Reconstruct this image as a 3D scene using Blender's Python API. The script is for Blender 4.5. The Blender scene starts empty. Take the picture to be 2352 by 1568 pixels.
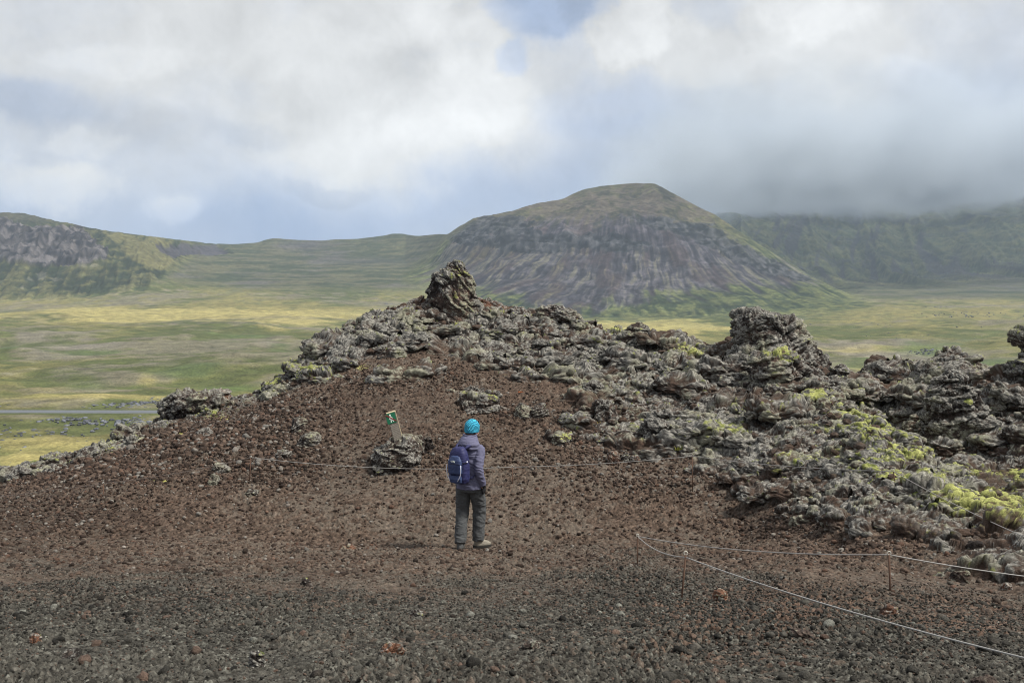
import bpy, bmesh, math, random
import numpy as np
from mathutils import Vector, Matrix
sc = bpy.context.scene
COL = sc.collection
F = 2352.0; CX = 1176.0; HY = 640.0      # focal length, centre column and horizon row of the photograph
# ---------------------------------------------------------------- camera
cam = bpy.data.cameras.new('camera'); camo = bpy.data.objects.new('camera', cam); COL.objects.link(camo)
camo.location = (0, 0, 0); camo.rotation_euler = (math.radians(90), 0, 0)
cam.sensor_width = 36; cam.lens = 36; cam.shift_y = -(784-HY)/F
cam.clip_start = 0.05; cam.clip_end = 30000
sc.camera = camo
# ---------------------------------------------------------------- light
SUN_EL, SUN_AZ = math.radians(54), math.radians(108)    # azimuth clockwise from the view direction (+Y)
sd = Vector((math.sin(SUN_AZ)*math.cos(SUN_EL), math.cos(SUN_AZ)*math.cos(SUN_EL), math.sin(SUN_EL)))
sun = bpy.data.lights.new('sun', 'SUN'); sun.energy = 4.3; sun.angle = math.radians(12); sun.color = (1, .95, .86)
suno = bpy.data.objects.new('sun', sun); COL.objects.link(suno)
suno.rotation_euler = sd.to_track_quat('Z', 'Y').to_euler()
sc.view_settings.view_transform = 'Standard'; sc.view_settings.look = 'None'
sc.view_settings.exposure = 0.35; sc.view_settings.gamma = 1
sc.cycles.volume_bounces = 2; sc.cycles.max_bounces = 6; sc.cycles.diffuse_bounces = 2
sc.cycles.volume_step_rate = 1.0; sc.cycles.filter_width = 1.05; sc.cycles.use_denoising = True
# ---------------------------------------------------------------- node helper
class NT:
    def __init__(s, tree): s.t = tree; s.n = tree.nodes; s.l = tree.links
    def new(s, typ, ins=None, **kw):
        nd = s.n.new(typ)
        for k, v in kw.items(): setattr(nd, k, v)
        for k, v in (ins or {}).items():
            if isinstance(v, bpy.types.NodeSocket): s.l.new(v, nd.inputs[k])
            else: nd.inputs[k].default_value = v
        return nd
    def m(s, op, a, b=0.0, c=0.0, clamp=False):
        return s.new('ShaderNodeMath', {0: a, 1: b, 2: c}, operation=op, use_clamp=clamp).outputs[0]
    def sm(s, x, lo, hi, a=0.0, b=1.0):
        return s.new('ShaderNodeMapRange', {0: x, 1: lo, 2: hi, 3: a, 4: b}, interpolation_type='SMOOTHSTEP').outputs[0]
    def noise(s, vec, scale, detail=4, rough=.55, w=0.0, dist=0.0):
        return s.new('ShaderNodeTexNoise', {'Vector': vec, 'W': w, 'Scale': scale, 'Detail': detail, 'Roughness': rough, 'Distortion': dist}, noise_dimensions='4D').outputs[0]
    def mix(s, f, a, b, mode='MIX'):
        nd = s.new('ShaderNodeMix', data_type='RGBA', blend_type=mode)
        for i, v in ((0, f), (6, a), (7, b)):
            if isinstance(v, bpy.types.NodeSocket): s.l.new(v, nd.inputs[i])
            else: nd.inputs[i].default_value = v if i == 0 else (*v, 1)
        return nd.outputs[2]
# ---------------------------------------------------------------- sky: Nishita behind drifting cloud
W = bpy.data.worlds.new('World'); sc.world = W; W.use_nodes = True
w = NT(W.node_tree); w.n.clear()
tc = w.new('ShaderNodeTexCoord').outputs['Generated']
sep = w.new('ShaderNodeSeparateXYZ', {0: tc}).outputs
yy = w.m('MAXIMUM', sep[1], 0.25)
U0 = w.m('DIVIDE', sep[0], yy); V0 = w.m('DIVIDE', sep[2], yy)
na = w.noise(tc, 3.2, 5, .55, 1.3); nb = w.noise(tc, 3.2, 5, .55, 7.7)
na2 = w.noise(tc, 13, 6, .6, 3.3); nb2 = w.noise(tc, 13, 6, .6, 9.1)
U = w.m('ADD', w.m('MULTIPLY_ADD', w.m('SUBTRACT', na, .5), .16, U0), w.m('MULTIPLY', w.m('SUBTRACT', na2, .5), .085))
V = w.m('ADD', w.m('MULTIPLY_ADD', w.m('SUBTRACT', nb, .5), .15, V0), w.m('MULTIPLY', w.m('SUBTRACT', nb2, .5), .07))
w_sign = lambda v: -1. if v < -.3 else 1.
# base lightness falls off towards the horizon; each bank: column, row, widths (in pixels of the photo), lightness, blueness, crispness
det = w.noise(tc, 6.5, 10, .66, 4.4, .35); det2 = w.noise(tc, 2.4, 5, .55, 14.4); det3 = w.noise(tc, 18, 6, .6, 8.8, .4)
L = w.sm(V, -.02, .17, .44, .585)
B = w.sm(V, 0.0, .18, .75, .10)
banks = [
 (930, 330, 330, 110, .20, -.30, 0), (1060, 230, 200, 130, .13, -.15, 1), (560, 90, 480, 130, .04, -.15, 0), (120, 90, 260, 110, -.03, .05, 0),
 (60, 250, 230, 55, -.13, .35, 1), (90, 420, 170, 70, .15, -.3, 2), (420, 480, 80, 50, .10, -.2, 2), (700, 500, 330, 60, -.06, .30, 0),
 (1150, 470, 260, 55, -.06, .2, 0), (1640, 390, 300, 90, -.17, .40, 0), (2250, 430, 420, 85, -.20, .20, 1), (2280, 250, 260, 150, -.12, .25, 1), (1750, 330, 260, 90, -.08, .2, 1),
 (2060, 90, 280, 110, .08, -.1, 1), (1980, 270, 130, 60, .08, -.1, 2), (1420, 260, 240, 90, -.08, .35, 1), (2250, 60, 150, 60, -.05, .1, 1), (350, 300, 260, 50, -.06, .05, 1), (700, 210, 200, 50, -.04, .05, 1),
 (1460, 70, 150, 90, .11, -.4, 3), (1640, 110, 190, 90, .07, -.2, 2), (1270, -20, 230, 120, -.17, .6, 3), (1150, 130, 60, 60, -.08, .4, 2), (1060, 10, 150, 90, .08, -.3, 2), (1900, 40, 120, 60, .10, -.1, 2), (1720, 230, 130, 50, -.07, .1, 2), (2160, 190, 150, 50, .07, 0, 2), (820, 420, 120, 30, -.08, .1, 2), (240, 130, 200, 40, .05, 0, 2), (180, 330, 120, 30, .08, -.1, 2), (600, 300, 120, 40, -.06, .1, 2)]
for (px, py, sx, sy, dl, db, cr) in banks:
    du = w.m('DIVIDE', w.m('SUBTRACT', U, (px-CX)/F), sx/F); dv = w.m('DIVIDE', w.m('SUBTRACT', V, (HY-py)/F), sy/F)
    g = w.m('EXPONENT', w.m('MULTIPLY', w.m('ADD', w.m('MULTIPLY', du, du), w.m('MULTIPLY', dv, dv)), -1.0))
    if cr:
        kk = (.5, .9, 1.3)[cr-1]; g2 = w.m('ADD', g, w.m('MULTIPLY', w.m('ADD', w.m('SUBTRACT', det, .5), w.m('MULTIPLY', w.m('SUBTRACT', det3, .5), .35)), kk*w_sign(dl)))
        g = w.sm(g2, (.15, .22, .28)[cr-1], (.85, .72, .60)[cr-1])
    L = w.m('MULTIPLY_ADD', g, dl, L); B = w.m('MULTIPLY_ADD', g, db, B)
L = w.m('MULTIPLY', L, w.m('MULTIPLY_ADD', w.m('SUBTRACT', det, .5), .40, 1.0))
bil = w.m('SUBTRACT', w.m('ABSOLUTE', w.m('MULTIPLY_ADD', w.noise(tc, 11, 7, .58, 21.5, .3), 2.0, -1.0)), .22)
L = w.m('MULTIPLY_ADD', w.m('MULTIPLY', bil, w.sm(V, .02, .16)), -.24, L)
L = w.m('MULTIPLY', L, .90)
L = w.m('MULTIPLY', L, w.m('MULTIPLY_ADD', w.m('SUBTRACT', det2, .5), .34, 1.0))
L = w.m('MULTIPLY', L, w.m('MULTIPLY_ADD', w.m('SUBTRACT', det3, .5), .30, 1.0))
B = w.m('MINIMUM', w.m('MAXIMUM', w.m('SUBTRACT', B, w.m('MULTIPLY', w.m('SUBTRACT', det, .5), .8)), 0.0), 1.1)
tint = w.mix(B, (.985, 1.0, 1.0), (.77, 1.0, 1.44))
Lc = w.new('ShaderNodeCombineXYZ', {0: L, 1: L, 2: L}).outputs[0]
ccol = w.mix(1.0, tint, Lc, 'MULTIPLY')
sky = w.new('ShaderNodeTexSky', sky_type='NISHITA', sun_disc=False, sun_elevation=SUN_EL, sun_rotation=SUN_AZ)
bg1 = w.new('ShaderNodeBackground', {0: sky.outputs[0], 1: .08}); bg2 = w.new('ShaderNodeBackground', {0: ccol, 1: 1.0})
mx = w.new('ShaderNodeMixShader', {0: .97, 1: bg1.outputs[0], 2: bg2.outputs[0]})
w.new('ShaderNodeOutputWorld', {0: mx.outputs[0]})
# ---------------------------------------------------------------- numpy noise
f32 = np.float32
def _h(ix, iy, iz, seed):
    with np.errstate(over='ignore'):
        n = ix*np.uint32(374761393) + iy*np.uint32(668265263) + iz*np.uint32(2246822519) + np.uint32((seed*3266489917) & 0xffffffff)
        n = (n ^ (n >> np.uint32(13)))*np.uint32(1274126177)
        n = (n ^ (n >> np.uint32(15)))*np.uint32(2654435761)
        return n ^ (n >> np.uint32(16))
def _r(n): return (n & np.uint32(0xffffff)).astype(f32)*f32(1/16777216.)
def _chunk(fn, p, *a, size=400000):
    if len(p) <= size: return fn(p, *a)
    out = [fn(p[i:i+size], *a) for i in range(0, len(p), size)]
    if isinstance(out[0], tuple): return tuple(np.concatenate(o) for o in zip(*out))
    return np.concatenate(out)
def _vn(p, seed):
    fl = np.floor(p); f = (p-fl).astype(f32); f = f*f*(3-2*f); i = fl.astype(np.int64).astype(np.uint32); o = np.uint32(1)
    x0, y0, z0 = i[:, 0], i[:, 1], i[:, 2]; x1, y1, z1 = x0+o, y0+o, z0+o
    def c(x, y, z): return _r(_h(x, y, z, seed))
    fx, fy, fz = f[:, 0], f[:, 1], f[:, 2]
    a = c(x0, y0, z0)*(1-fx)+c(x1, y0, z0)*fx; b = c(x0, y1, z0)*(1-fx)+c(x1, y1, z0)*fx
    d = c(x0, y0, z1)*(1-fx)+c(x1, y0, z1)*fx; e = c(x0, y1, z1)*(1-fx)+c(x1, y1, z1)*fx
    a = a*(1-fy)+b*fy; d = d*(1-fy)+e*fy
    return a*(1-fz)+d*fz
def vn(p, scale=1.0, seed=0):
    p = np.asarray(p, dtype=np.float64)*(1/np.asarray(scale)); return _chunk(_vn, p, seed)
def fbm(p, scale, octs=4, seed=0, gain=.5, ridged=False):
    s = 0; a = 1.0; t = 0
    for k in range(octs):
        n = vn(p, np.asarray(scale)/(2.03**k), seed+k*17)
        if ridged: n = 1-np.abs(2*n-1)
        s = s+a*n; t += a; a *= gain
    return s/t
def _wl(p, seed, flat):
    q = np.floor(p-.5); b = q.astype(np.int64).astype(np.uint32)
    n = len(p); F1 = np.full(n, 9, f32); F2 = np.full(n, 9, f32); ID = np.zeros(n, f32)
    for dx in (0, 1):
        for dy in (0, 1):
            for dz in ((0,) if flat else (0, 1)):
                ix, iy, iz = b[:, 0]+np.uint32(dx), b[:, 1]+np.uint32(dy), b[:, 2]+np.uint32(dz)
                if flat: iz = np.zeros_like(ix)
                h = _h(ix, iy, iz, seed); r1 = _r(h); r2 = _r(_h(h, iy, iz, 5)); r3 = _r(_h(h, iy, iz, 11))
                ex = (p[:, 0]-q[:, 0]-dx).astype(f32)-(.15+.7*r1); ey = (p[:, 1]-q[:, 1]-dy).astype(f32)-(.15+.7*r2)
                d = ex*ex+ey*ey
                if not flat:
                    ez = (p[:, 2]-q[:, 2]-dz).astype(f32)-(.15+.7*r3); d = d+ez*ez
                near = d < F1
                F2 = np.where(near, F1, np.minimum(F2, d)); ID = np.where(near, r3, ID); F1 = np.where(near, d, F1)
    return np.sqrt(F1), np.sqrt(F2), ID
def wor(p, scale=1.0, seed=0, flat=False):
    p = np.asarray(p, dtype=np.float64)*(1/np.asarray(scale)); return _chunk(_wl, p, seed, flat)
def sst(x, a, b):
    t = np.clip((x-a)/(b-a), 0, 1); return t*t*(3-2*t)
def lerp(a, b, t): return a+(b-a)*t
def cm(a, b, t):   # colour mix, a and b Nx3 or tuples
    t = np.asarray(t)[:, None]; return np.asarray(a, f32)*(1-t)+np.asarray(b, f32)*t
def poly_mask(x, y, poly, soft):
    """soft inside-ness of points against a polygon (pixels of the photograph)"""
    x = x.astype(f32); y = y.astype(f32); ins = np.zeros(len(x), bool); dm = np.full(len(x), 1e9, f32)
    n = len(poly)
    for i in range(n):
        x1, y1 = poly[i]; x2, y2 = poly[(i+1) % n]
        if y1 != y2:
            c = ((y1 > y) != (y2 > y)) & (x < (x2-x1)*(y-y1)/(y2-y1)+x1); ins ^= c
        t = np.clip(((x-x1)*(x2-x1)+(y-y1)*(y2-y1))/((x2-x1)**2+(y2-y1)**2+1e-9), 0, 1)
        dm = np.minimum(dm, np.hypot(x-(x1+t*(x2-x1)), y-(y1+t*(y2-y1))))
    return sst(np.where(ins, dm, -dm), -soft, soft)
def spots(x, y, lst):
    s = np.zeros(len(x), f32)
    for (cx, cy, rx, ry, a) in lst:
        s = np.maximum(s, a*np.exp(-(((x-cx)/rx)**2+((y-cy)/ry)**2)))
    return s
# ---------------------------------------------------------------- object helpers
def link(o, parent=None):
    COL.objects.link(o)
    if parent is not None: o.parent = parent
    return o
def tag(o, label=None, cat=None, group=None, kind=None):
    for k, v in (('label', label), ('category', cat), ('group', group), ('kind', kind)):
        if v: o[k] = v
    return o
def empty(name, loc, parent=None):
    o = bpy.data.objects.new(name, None); o.location = loc; o.empty_display_size = .1; return link(o, parent)
def npmesh(name, V_, quads, mat, parent=None, col=None, smooth=True, tris=False, ):
    me = bpy.data.meshes.new(name); k = 3 if tris else 4; V_ = np.asarray(V_, f32); quads = np.asarray(quads, np.int32)
    me.vertices.add(len(V_)); me.vertices.foreach_set('co', V_.ravel())
    me.loops.add(quads.size); me.loops.foreach_set('vertex_index', quads.ravel())
    me.polygons.add(len(quads)); me.polygons.foreach_set('loop_start', np.arange(0, quads.size, k, dtype=np.int32))
    if smooth: me.polygons.foreach_set('use_smooth', np.ones(len(quads), bool))
    if col is not None:
        a = me.color_attributes.new('Col', 'FLOAT_COLOR', 'POINT')
        c4 = np.ones((len(V_), 4), f32); c4[:, :3] = np.clip(col, 0, 1); a.data.foreach_set('color', c4.ravel())
    me.update(calc_edges=True); me.materials.append(mat)
    return link(bpy.data.objects.new(name, me), parent)
def grid_quads(nr, nc):
    i = np.arange(nr-1)[:, None]*nc+np.arange(nc-1)[None, :]; i = i.ravel()
    return np.stack([i, i+1, i+nc+1, i+nc], 1)
def grid_normals(P):
    a = np.gradient(P, axis=1); b = np.gradient(P, axis=0)
    n = np.cross(a, b); n /= np.linalg.norm(n, axis=2, keepdims=True)+1e-12
    return n
# ---------------------------------------------------------------- materials
def mat_attr(name, rough=.95, spec=.15, fine=60., amp=.5, bump=.35, bdist=.02, mid=None):
    m = bpy.data.materials.new(name); m.use_nodes = True; t = NT(m.node_tree); t.n.clear()
    co = t.new('ShaderNodeTexCoord').outputs['Object']
    a = t.new('ShaderNodeAttribute', attribute_name='Col').outputs['Color']
    n1 = t.noise(co, fine, 5, .6); n2 = t.noise(co, fine/7 if mid is None else mid, 4, .6, 3.)
    k = t.m('MULTIPLY_ADD', t.m('SUBTRACT', n1, .5), amp*2.2, 1.0); k = t.m('MULTIPLY', k, t.m('MULTIPLY_ADD', t.m('SUBTRACT', n2, .5), amp*1.1, 1.0))
    k = t.m('MAXIMUM', k, .1)
    kc = t.new('ShaderNodeCombineXYZ', {0: k, 1: k, 2: k}).outputs[0]
    c = t.mix(1.0, a, kc, 'MULTIPLY')
    bs = t.new('ShaderNodeBsdfPrincipled', {'Base Color': c, 'Roughness': rough, 'Specular IOR Level': spec})
    if bump:
        bp = t.new('ShaderNodeBump', {'Height': n1, 'Strength': bump, 'Distance': bdist}); t.l.new(bp.outputs[0], bs.inputs['Normal'])
    t.new('ShaderNodeOutputMaterial', {0: bs.outputs[0]})
    return m
def mat_plain(name, c, rough=.8, spec=.2, var=.15, scale=40., bump=0., bd=.002, wave=None, metal=0.0):
    m = bpy.data.materials.new(name); m.use_nodes = True; t = NT(m.node_tree); t.n.clear()
    co = t.new('ShaderNodeTexCoord').outputs['Object']
    n1 = t.noise(co, scale, 4, .6)
    k = t.m('MULTIPLY_ADD', t.m('SUBTRACT', n1, .5), var*2.5, 1.0)
    kc = t.new('ShaderNodeCombineXYZ', {0: k, 1: k, 2: k}).outputs[0]
    cc = t.mix(1.0, c, kc, 'MULTIPLY')
    bs = t.new('ShaderNodeBsdfPrincipled', {'Base Color': cc, 'Roughness': rough, 'Specular IOR Level': spec, 'Metallic': metal})
    h = n1
    if wave:
        mp = t.new('ShaderNodeMapping', {0: co, 2: wave[1]}).outputs[0]
        wv = t.new('ShaderNodeTexWave', {'Vector': mp, 'Scale': wave[0], 'Distortion': wave[2], 'Detail': 2.}).outputs['Fac']
        h = wv; k2 = t.m('MULTIPLY_ADD', wv, wave[3], 1-wave[3]/2)
        k3 = t.new('ShaderNodeCombineXYZ', {0: k2, 1: k2, 2: k2}).outputs[0]
        cc2 = t.mix(1.0, cc, k3, 'MULTIPLY'); t.l.new(cc2, bs.inputs['Base Color'])
    if bump:
        bp = t.new('ShaderNodeBump', {'Height': h, 'Strength': bump, 'Distance': bd}); t.l.new(bp.outputs[0], bs.inputs['Normal'])
    t.new('ShaderNodeOutputMaterial', {0: bs.outputs[0]})
    return m
M_ground = mat_attr('scoria', fine=110, amp=.9, bump=.9, bdist=.012)
M_rock = mat_attr('lava_rock', fine=70, amp=.85, bump=.9, bdist=.018)
M_land = mat_attr('moorland', fine=.9, amp=1.0, bump=.7, bdist=1.2, mid=.13)
M_moss = mat_attr('moss', fine=120, amp=.4, bump=.6, bdist=.01)
# ---------------------------------------------------------------- profile tables
def col_table(cols, xs):
    """cols {x: [(D, y)...]} with equal counts -> D[k, x], Z[k, x]"""
    kx = np.array(sorted(cols)); D = np.array([[n[0] for n in cols[x]] for x in kx]).T; Yp = np.array([[n[1] for n in cols[x]] for x in kx]).T
    Dn = np.array([np.interp(xs, kx, d) for d in D]); Yn = np.array([np.interp(xs, kx, y) for y in Yp])
    return Dn, Yn
def build_table(Dn, Zn, Dg):
    T = np.empty((len(Dg), Dn.shape[1]))
    for j in range(Dn.shape[1]): T[:, j] = np.interp(Dg, Dn[:, j], Zn[:, j])
    return T
def gauss(T, s, ax):
    if s <= 0: return T
    r = int(3*s)+1; k = np.exp(-.5*(np.arange(-r, r+1)/s)**2); k /= k.sum()
    pad = [(0, 0), (0, 0)]; pad[ax] = (r, r); Tp = np.pad(T, pad, mode='edge')
    return np.apply_along_axis(lambda v: np.convolve(v, k, 'valid'), ax, Tp)
def samp(T, xs, Dg, x, D):
    fx = np.clip((x-xs[0])/(xs[1]-xs[0]), 0, len(xs)-1.001); fd = np.clip(np.interp(D, Dg, np.arange(len(Dg))), 0, len(Dg)-1.001)
    i = fd.astype(int); j = fx.astype(int); a = fd-i; b = fx-j
    return (T[i, j]*(1-a)+T[i+1, j]*a)*(1-b)+(T[i, j+1]*(1-a)+T[i+1, j+1]*a)*b
XS = np.arange(-500, 2901, 4.0)
# skyline of the mound (without its free-standing rocks)
SIL = np.array([(-500,1275),(-400,1250),(-150,1140),(0,1088),(40,1080),(100,1067),(180,1046),(250,1022),(300,1004),(370,966),(420,950),(520,930),(570,914),(600,904),(625,890),(640,868),(675,858),
 (683,832),(715,815),(745,790),(770,768),(800,752),(830,734),(870,722),(905,716),(930,702),(965,698),(990,700),(1050,700),(1090,690),(1150,708),(1180,716),(1210,722),(1240,728),(1330,736),(1365,750),
 (1400,760),(1430,765),(1500,772),(1540,770),(1560,768),(1600,786),(1640,788),(1680,778),(1710,780),(1760,800),(1850,840),(1900,862),(1925,868),(1955,876),(1975,852),(2000,845),(2060,848),(2080,832),
 (2110,848),(2150,834),(2175,820),(2200,840),(2240,850),(2290,855),(2330,846),(2400,835),(2550,850),(2900,900)])
silf = lambda x: np.interp(x, SIL[:, 0], SIL[:, 1])
FGC = {
 -500: [(13.6,1290),(14.6,1282),(15.5,1275),(16.5,1270),(17.2,1268),(17.8,1266),(18.5,0)],
 0:    [(13.6,1230),(15,1172),(16,1148),(17,1130),(18,1114),(19,1100),(20,0)],
 370:  [(13.6,1242),(15,1130),(16,1085),(17,1045),(18,1015),(19,990),(20,0)],
 700:  [(13.6,1245),(15,1122),(16,1060),(17,1000),(18,950),(19,900),(20.5,0)],
 900:  [(13.6,1250),(15,1125),(16,1040),(17,965),(18.5,885),(20,805),(21.5,0)],
 1050: [(13.6,1253),(15,1128),(16,1040),(17,975),(18.5,890),(20.3,800),(22.3,0)],
 1176: [(13.6,1255),(15,1130),(16,1050),(17,980),(18.5,895),(20.2,805),(22,0)],
 1330: [(13.6,1255),(15,1130),(16,1055),(17,985),(18.3,905),(19.7,830),(21.5,0)],
 1465: [(13.6,1255),(15,1135),(16,1060),(17,990),(18,925),(19.2,855),(21,0)],
 1700: [(13.2,1250),(14.5,1150),(15.5,1060),(16.5,975),(17.5,915),(18.5,860),(19.8,0)],
 1850: [(12,1240),(13.3,1150),(14.5,1065),(15.7,985),(16.7,935),(17.4,900),(18.3,0)],
 1940: [(11,1265),(12.3,1180),(13.6,1090),(15,1010),(16.3,945),(17.2,910),(18.3,0)],
 2000: [(10,1290),(11.5,1205),(13,1095),(15.3,975),(16.8,1000),(18,975),(20,0)],
 2100: [(9.5,1310),(11,1225),(12.3,1135),(13.8,1052),(15.5,1062),(16.6,1040),(19.2,0)],
 2200: [(9,1330),(10.3,1255),(11.4,1182),(12.5,1118),(14.2,1125),(15.5,1070),(18.7,0)],
 2352: [(8,1385),(9,1310),(10,1245),(10.8,1200),(12.5,1192),(14.5,1105),(17.5,0)],
 2900: [(7,1480),(7.8,1440),(8.6,1400),(9.4,1370),(11,1370),(13,1200),(16,0)]}
Dn, Yn = col_table(FGC, XS); Yn[-1] = silf(XS)
Zn = (HY-Yn)/F*Dn
Zc = Zn[-1]; Dc = Dn[-1]
Dn = np.vstack([0*XS-4, 0*XS, 0*XS+4.2, Dn, Dc+.8, Dc+4, 0*XS+125]); Zn = np.vstack([0*XS-1.5, 0*XS-1.56, 0*XS-1.66, Zn, Zc-.22, Zc-1.9, 0*XS-46])
DGF = np.concatenate([np.arange(-4, 26, .1), np.arange(26, 126, 1.)])
TF = build_table(Dn, Zn, DGF); TF[:300] = gauss(TF[:300], 1.6, 0); TF = gauss(TF, 1.5, 1)
def base_z(X, Y):
    Ye = np.maximum(Y, 3.0); return samp(TF, XS, DGF, CX+F*X/Ye, Y)
# ---------------------------------------------------------------- painted zones of the mound
ROCKP = [(610,905),(690,820),(760,752),(850,712),(960,690),(1100,680),(1240,705),(1350,725),(1450,745),(1600,765),(1700,770),(1850,790),(1940,850),(2000,930),(2100,1030),(2352,1170),(2700,1250),(2700,1480),(2352,1345),
 (2250,1295),(2130,1238),(1980,1205),(1830,1170),(1720,1120),(1640,1075),(1560,1035),(1430,1005),(1330,985),(1345,930),(1370,890),(1290,872),(1180,850),(1100,835),(1040,815),(1010,775),(985,775),(900,812),(770,848),(690,884)]
GREYP = [(-900,2600),(-900,1345),(0,1335),(150,1322),(420,1335),(700,1352),(900,1368),(1150,1345),(1330,1318),(1400,1296),(1500,1305),(1700,1330),(1900,1350),(2100,1362),(2352,1382),(3200,1420),(3200,2600)]
LICH = [(700,820,120,70,1.),(900,760,120,60,.9),(1130,760,150,70,.75),(1400,800,160,50,.8),(1560,830,160,90,.95),(1700,1000,200,90,1.),(1950,1020,170,110,1.1),(2150,1120,130,80,1.0),(2060,1010,90,50,1.1),(1960,950,70,40,1.1),(1540,975,80,45,1.),(1320,840,100,40,.9),
 (2060,930,120,60,.7),(2200,950,120,110,.8),(2330,900,90,60,.6),(250,1022,120,16,.9),(60,1078,120,14,1.),(450,950,90,35,.8),(600,905,60,18,.8),(1080,905,50,22,.8),(960,850,50,14,.7),(1640,1140,90,30,.4),(2050,1150,160,60,.45)]
MOSS = [(1050,745,14,7,1.1),(1140,760,30,9,.7),(1040,682,14,12,1.),(700,850,60,28,.75),(620,880,30,16,.8),(745,860,60,14,.6),(420,995,34,14,1.),(500,960,45,16,.9),(470,985,45,12,.9),(415,1000,30,12,.8),(250,1035,80,8,.6),
 (1375,785,20,6,1.),(1415,765,16,6,1.),(1570,805,40,12,1.),(1590,815,26,9,1.1),(1580,845,14,10,1.),(1120,908,12,8,1.),(1070,900,14,6,.8),(1880,915,45,16,1.1),(1950,950,50,25,1.2),(2000,990,45,30,1.25),(2060,1040,40,35,1.1),
 (2020,1060,60,14,1.),(2100,1050,40,20,1.2),(1900,1000,60,20,.6),(1720,940,50,12,.7),(2160,1098,40,14,1.),(2250,1085,60,14,1.1),(2330,1095,60,16,1.2),(2210,1150,90,26,1.5),(2280,1165,90,22,1.5),(2340,1190,60,20,1.5),(2040,1103,55,9,1.3),
 (1800,1050,20,10,.9),(1790,1075,14,8,.8),(2300,1130,60,20,.8),(1990,1085,50,6,.9),(1880,1060,30,8,1.),(1935,1040,26,6,1.),(1660,990,70,14,.7),(1530,985,14,12,.6),(1298,1008,14,8,1.2),(1480,985,40,16,.4),(350,1100,16,6,.9),(378,1108,10,8,1.),(1010,735,12,6,.6),(830,845,30,10,.5),(150,1060,50,6,.7),(1100,925,12,5,.8)]
RED = [(1400,1010,200,40,.35),(1500,940,120,60,.4),(1010,930,300,60,.2),(2020,870,40,14,.9),(2250,865,110,14,.7),(960,690,60,14,.6),(1300,885,90,20,.4),(1560,905,60,30,.5),(1850,1290,250,60,.35),(600,960,110,60,.3),(690,1010,80,40,.4),(1330,900,60,30,.3)]
RUB = [(450,1010,280,60,.9),(640,960,120,60,.8),(180,1080,260,40,.9),(620,1060,160,40,.8),(850,880,120,25,.5),(1000,870,120,25,.5),(1000,1040,160,45,.5),(1180,950,110,30,.6),(1380,1020,160,60,.6),(1450,920,70,50,.8),(1500,1110,180,40,.5),(1300,1060,150,30,.5),(1800,1210,140,28,.5),(2000,1260,90,20,.4),(150,1160,240,60,.35),(520,1100,160,25,.6)]
def lava_color(P, ex, up, lich, moss, red, seed=0):
    """albedo of lava: dark brown-black clinker, grey lichen on exposed knobs, moss and oxidised red patches"""
    n = len(P); r1 = fbm(P, .5, 4, seed+1); r2 = fbm(P, .11, 4, seed+2); r3 = vn(P, (.045, .03, .018), seed+3); r4 = vn(P, (.018, .012, .009), seed+9); r5 = fbm(P, (.09, .06, .04), 3, seed+12)
    c = cm((.018, .015, .014), (.080, .060, .050), sst(r1*.4+r2*.4+r4*.2, .35, .65))
    c = cm(c, (.16, .075, .045), sst(red+r2*.6+r1*.4-.75, 0, .5)*.8)
    lm = sst(lich*.9-.05+(ex-.5)*1.5+(r2-.5)*1.5+(r3-.5)*.8+(up-.5)*.45-.42, -.05, .42)
    lc = cm((.070, .068, .064), (.315, .305, .275), sst(r3*.45+r4*.55, .3, .8))
    lc = cm(lc, (.27, .27, .19), sst(r1, .5, .7)*.6)
    c = cm(c, lc, lm*.82)
    mm = sst(np.minimum(moss, 1.15)*1.0+(r2-.5)*1.1+(r5-.5)*2.2+(up-.6)*.6+(ex-.5)*.6+(r3-.5)*.9-1.02, 0, .2)
    mc = cm((.075, .095, .020), (.33, .34, .12), sst(r3*.5+r1*.3+ex*.5+(moss-1)*.3, .45, .95))
    c = cm(c, mc, mm)
    return c*(0.6+.8*r4[:, None]), mm
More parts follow.
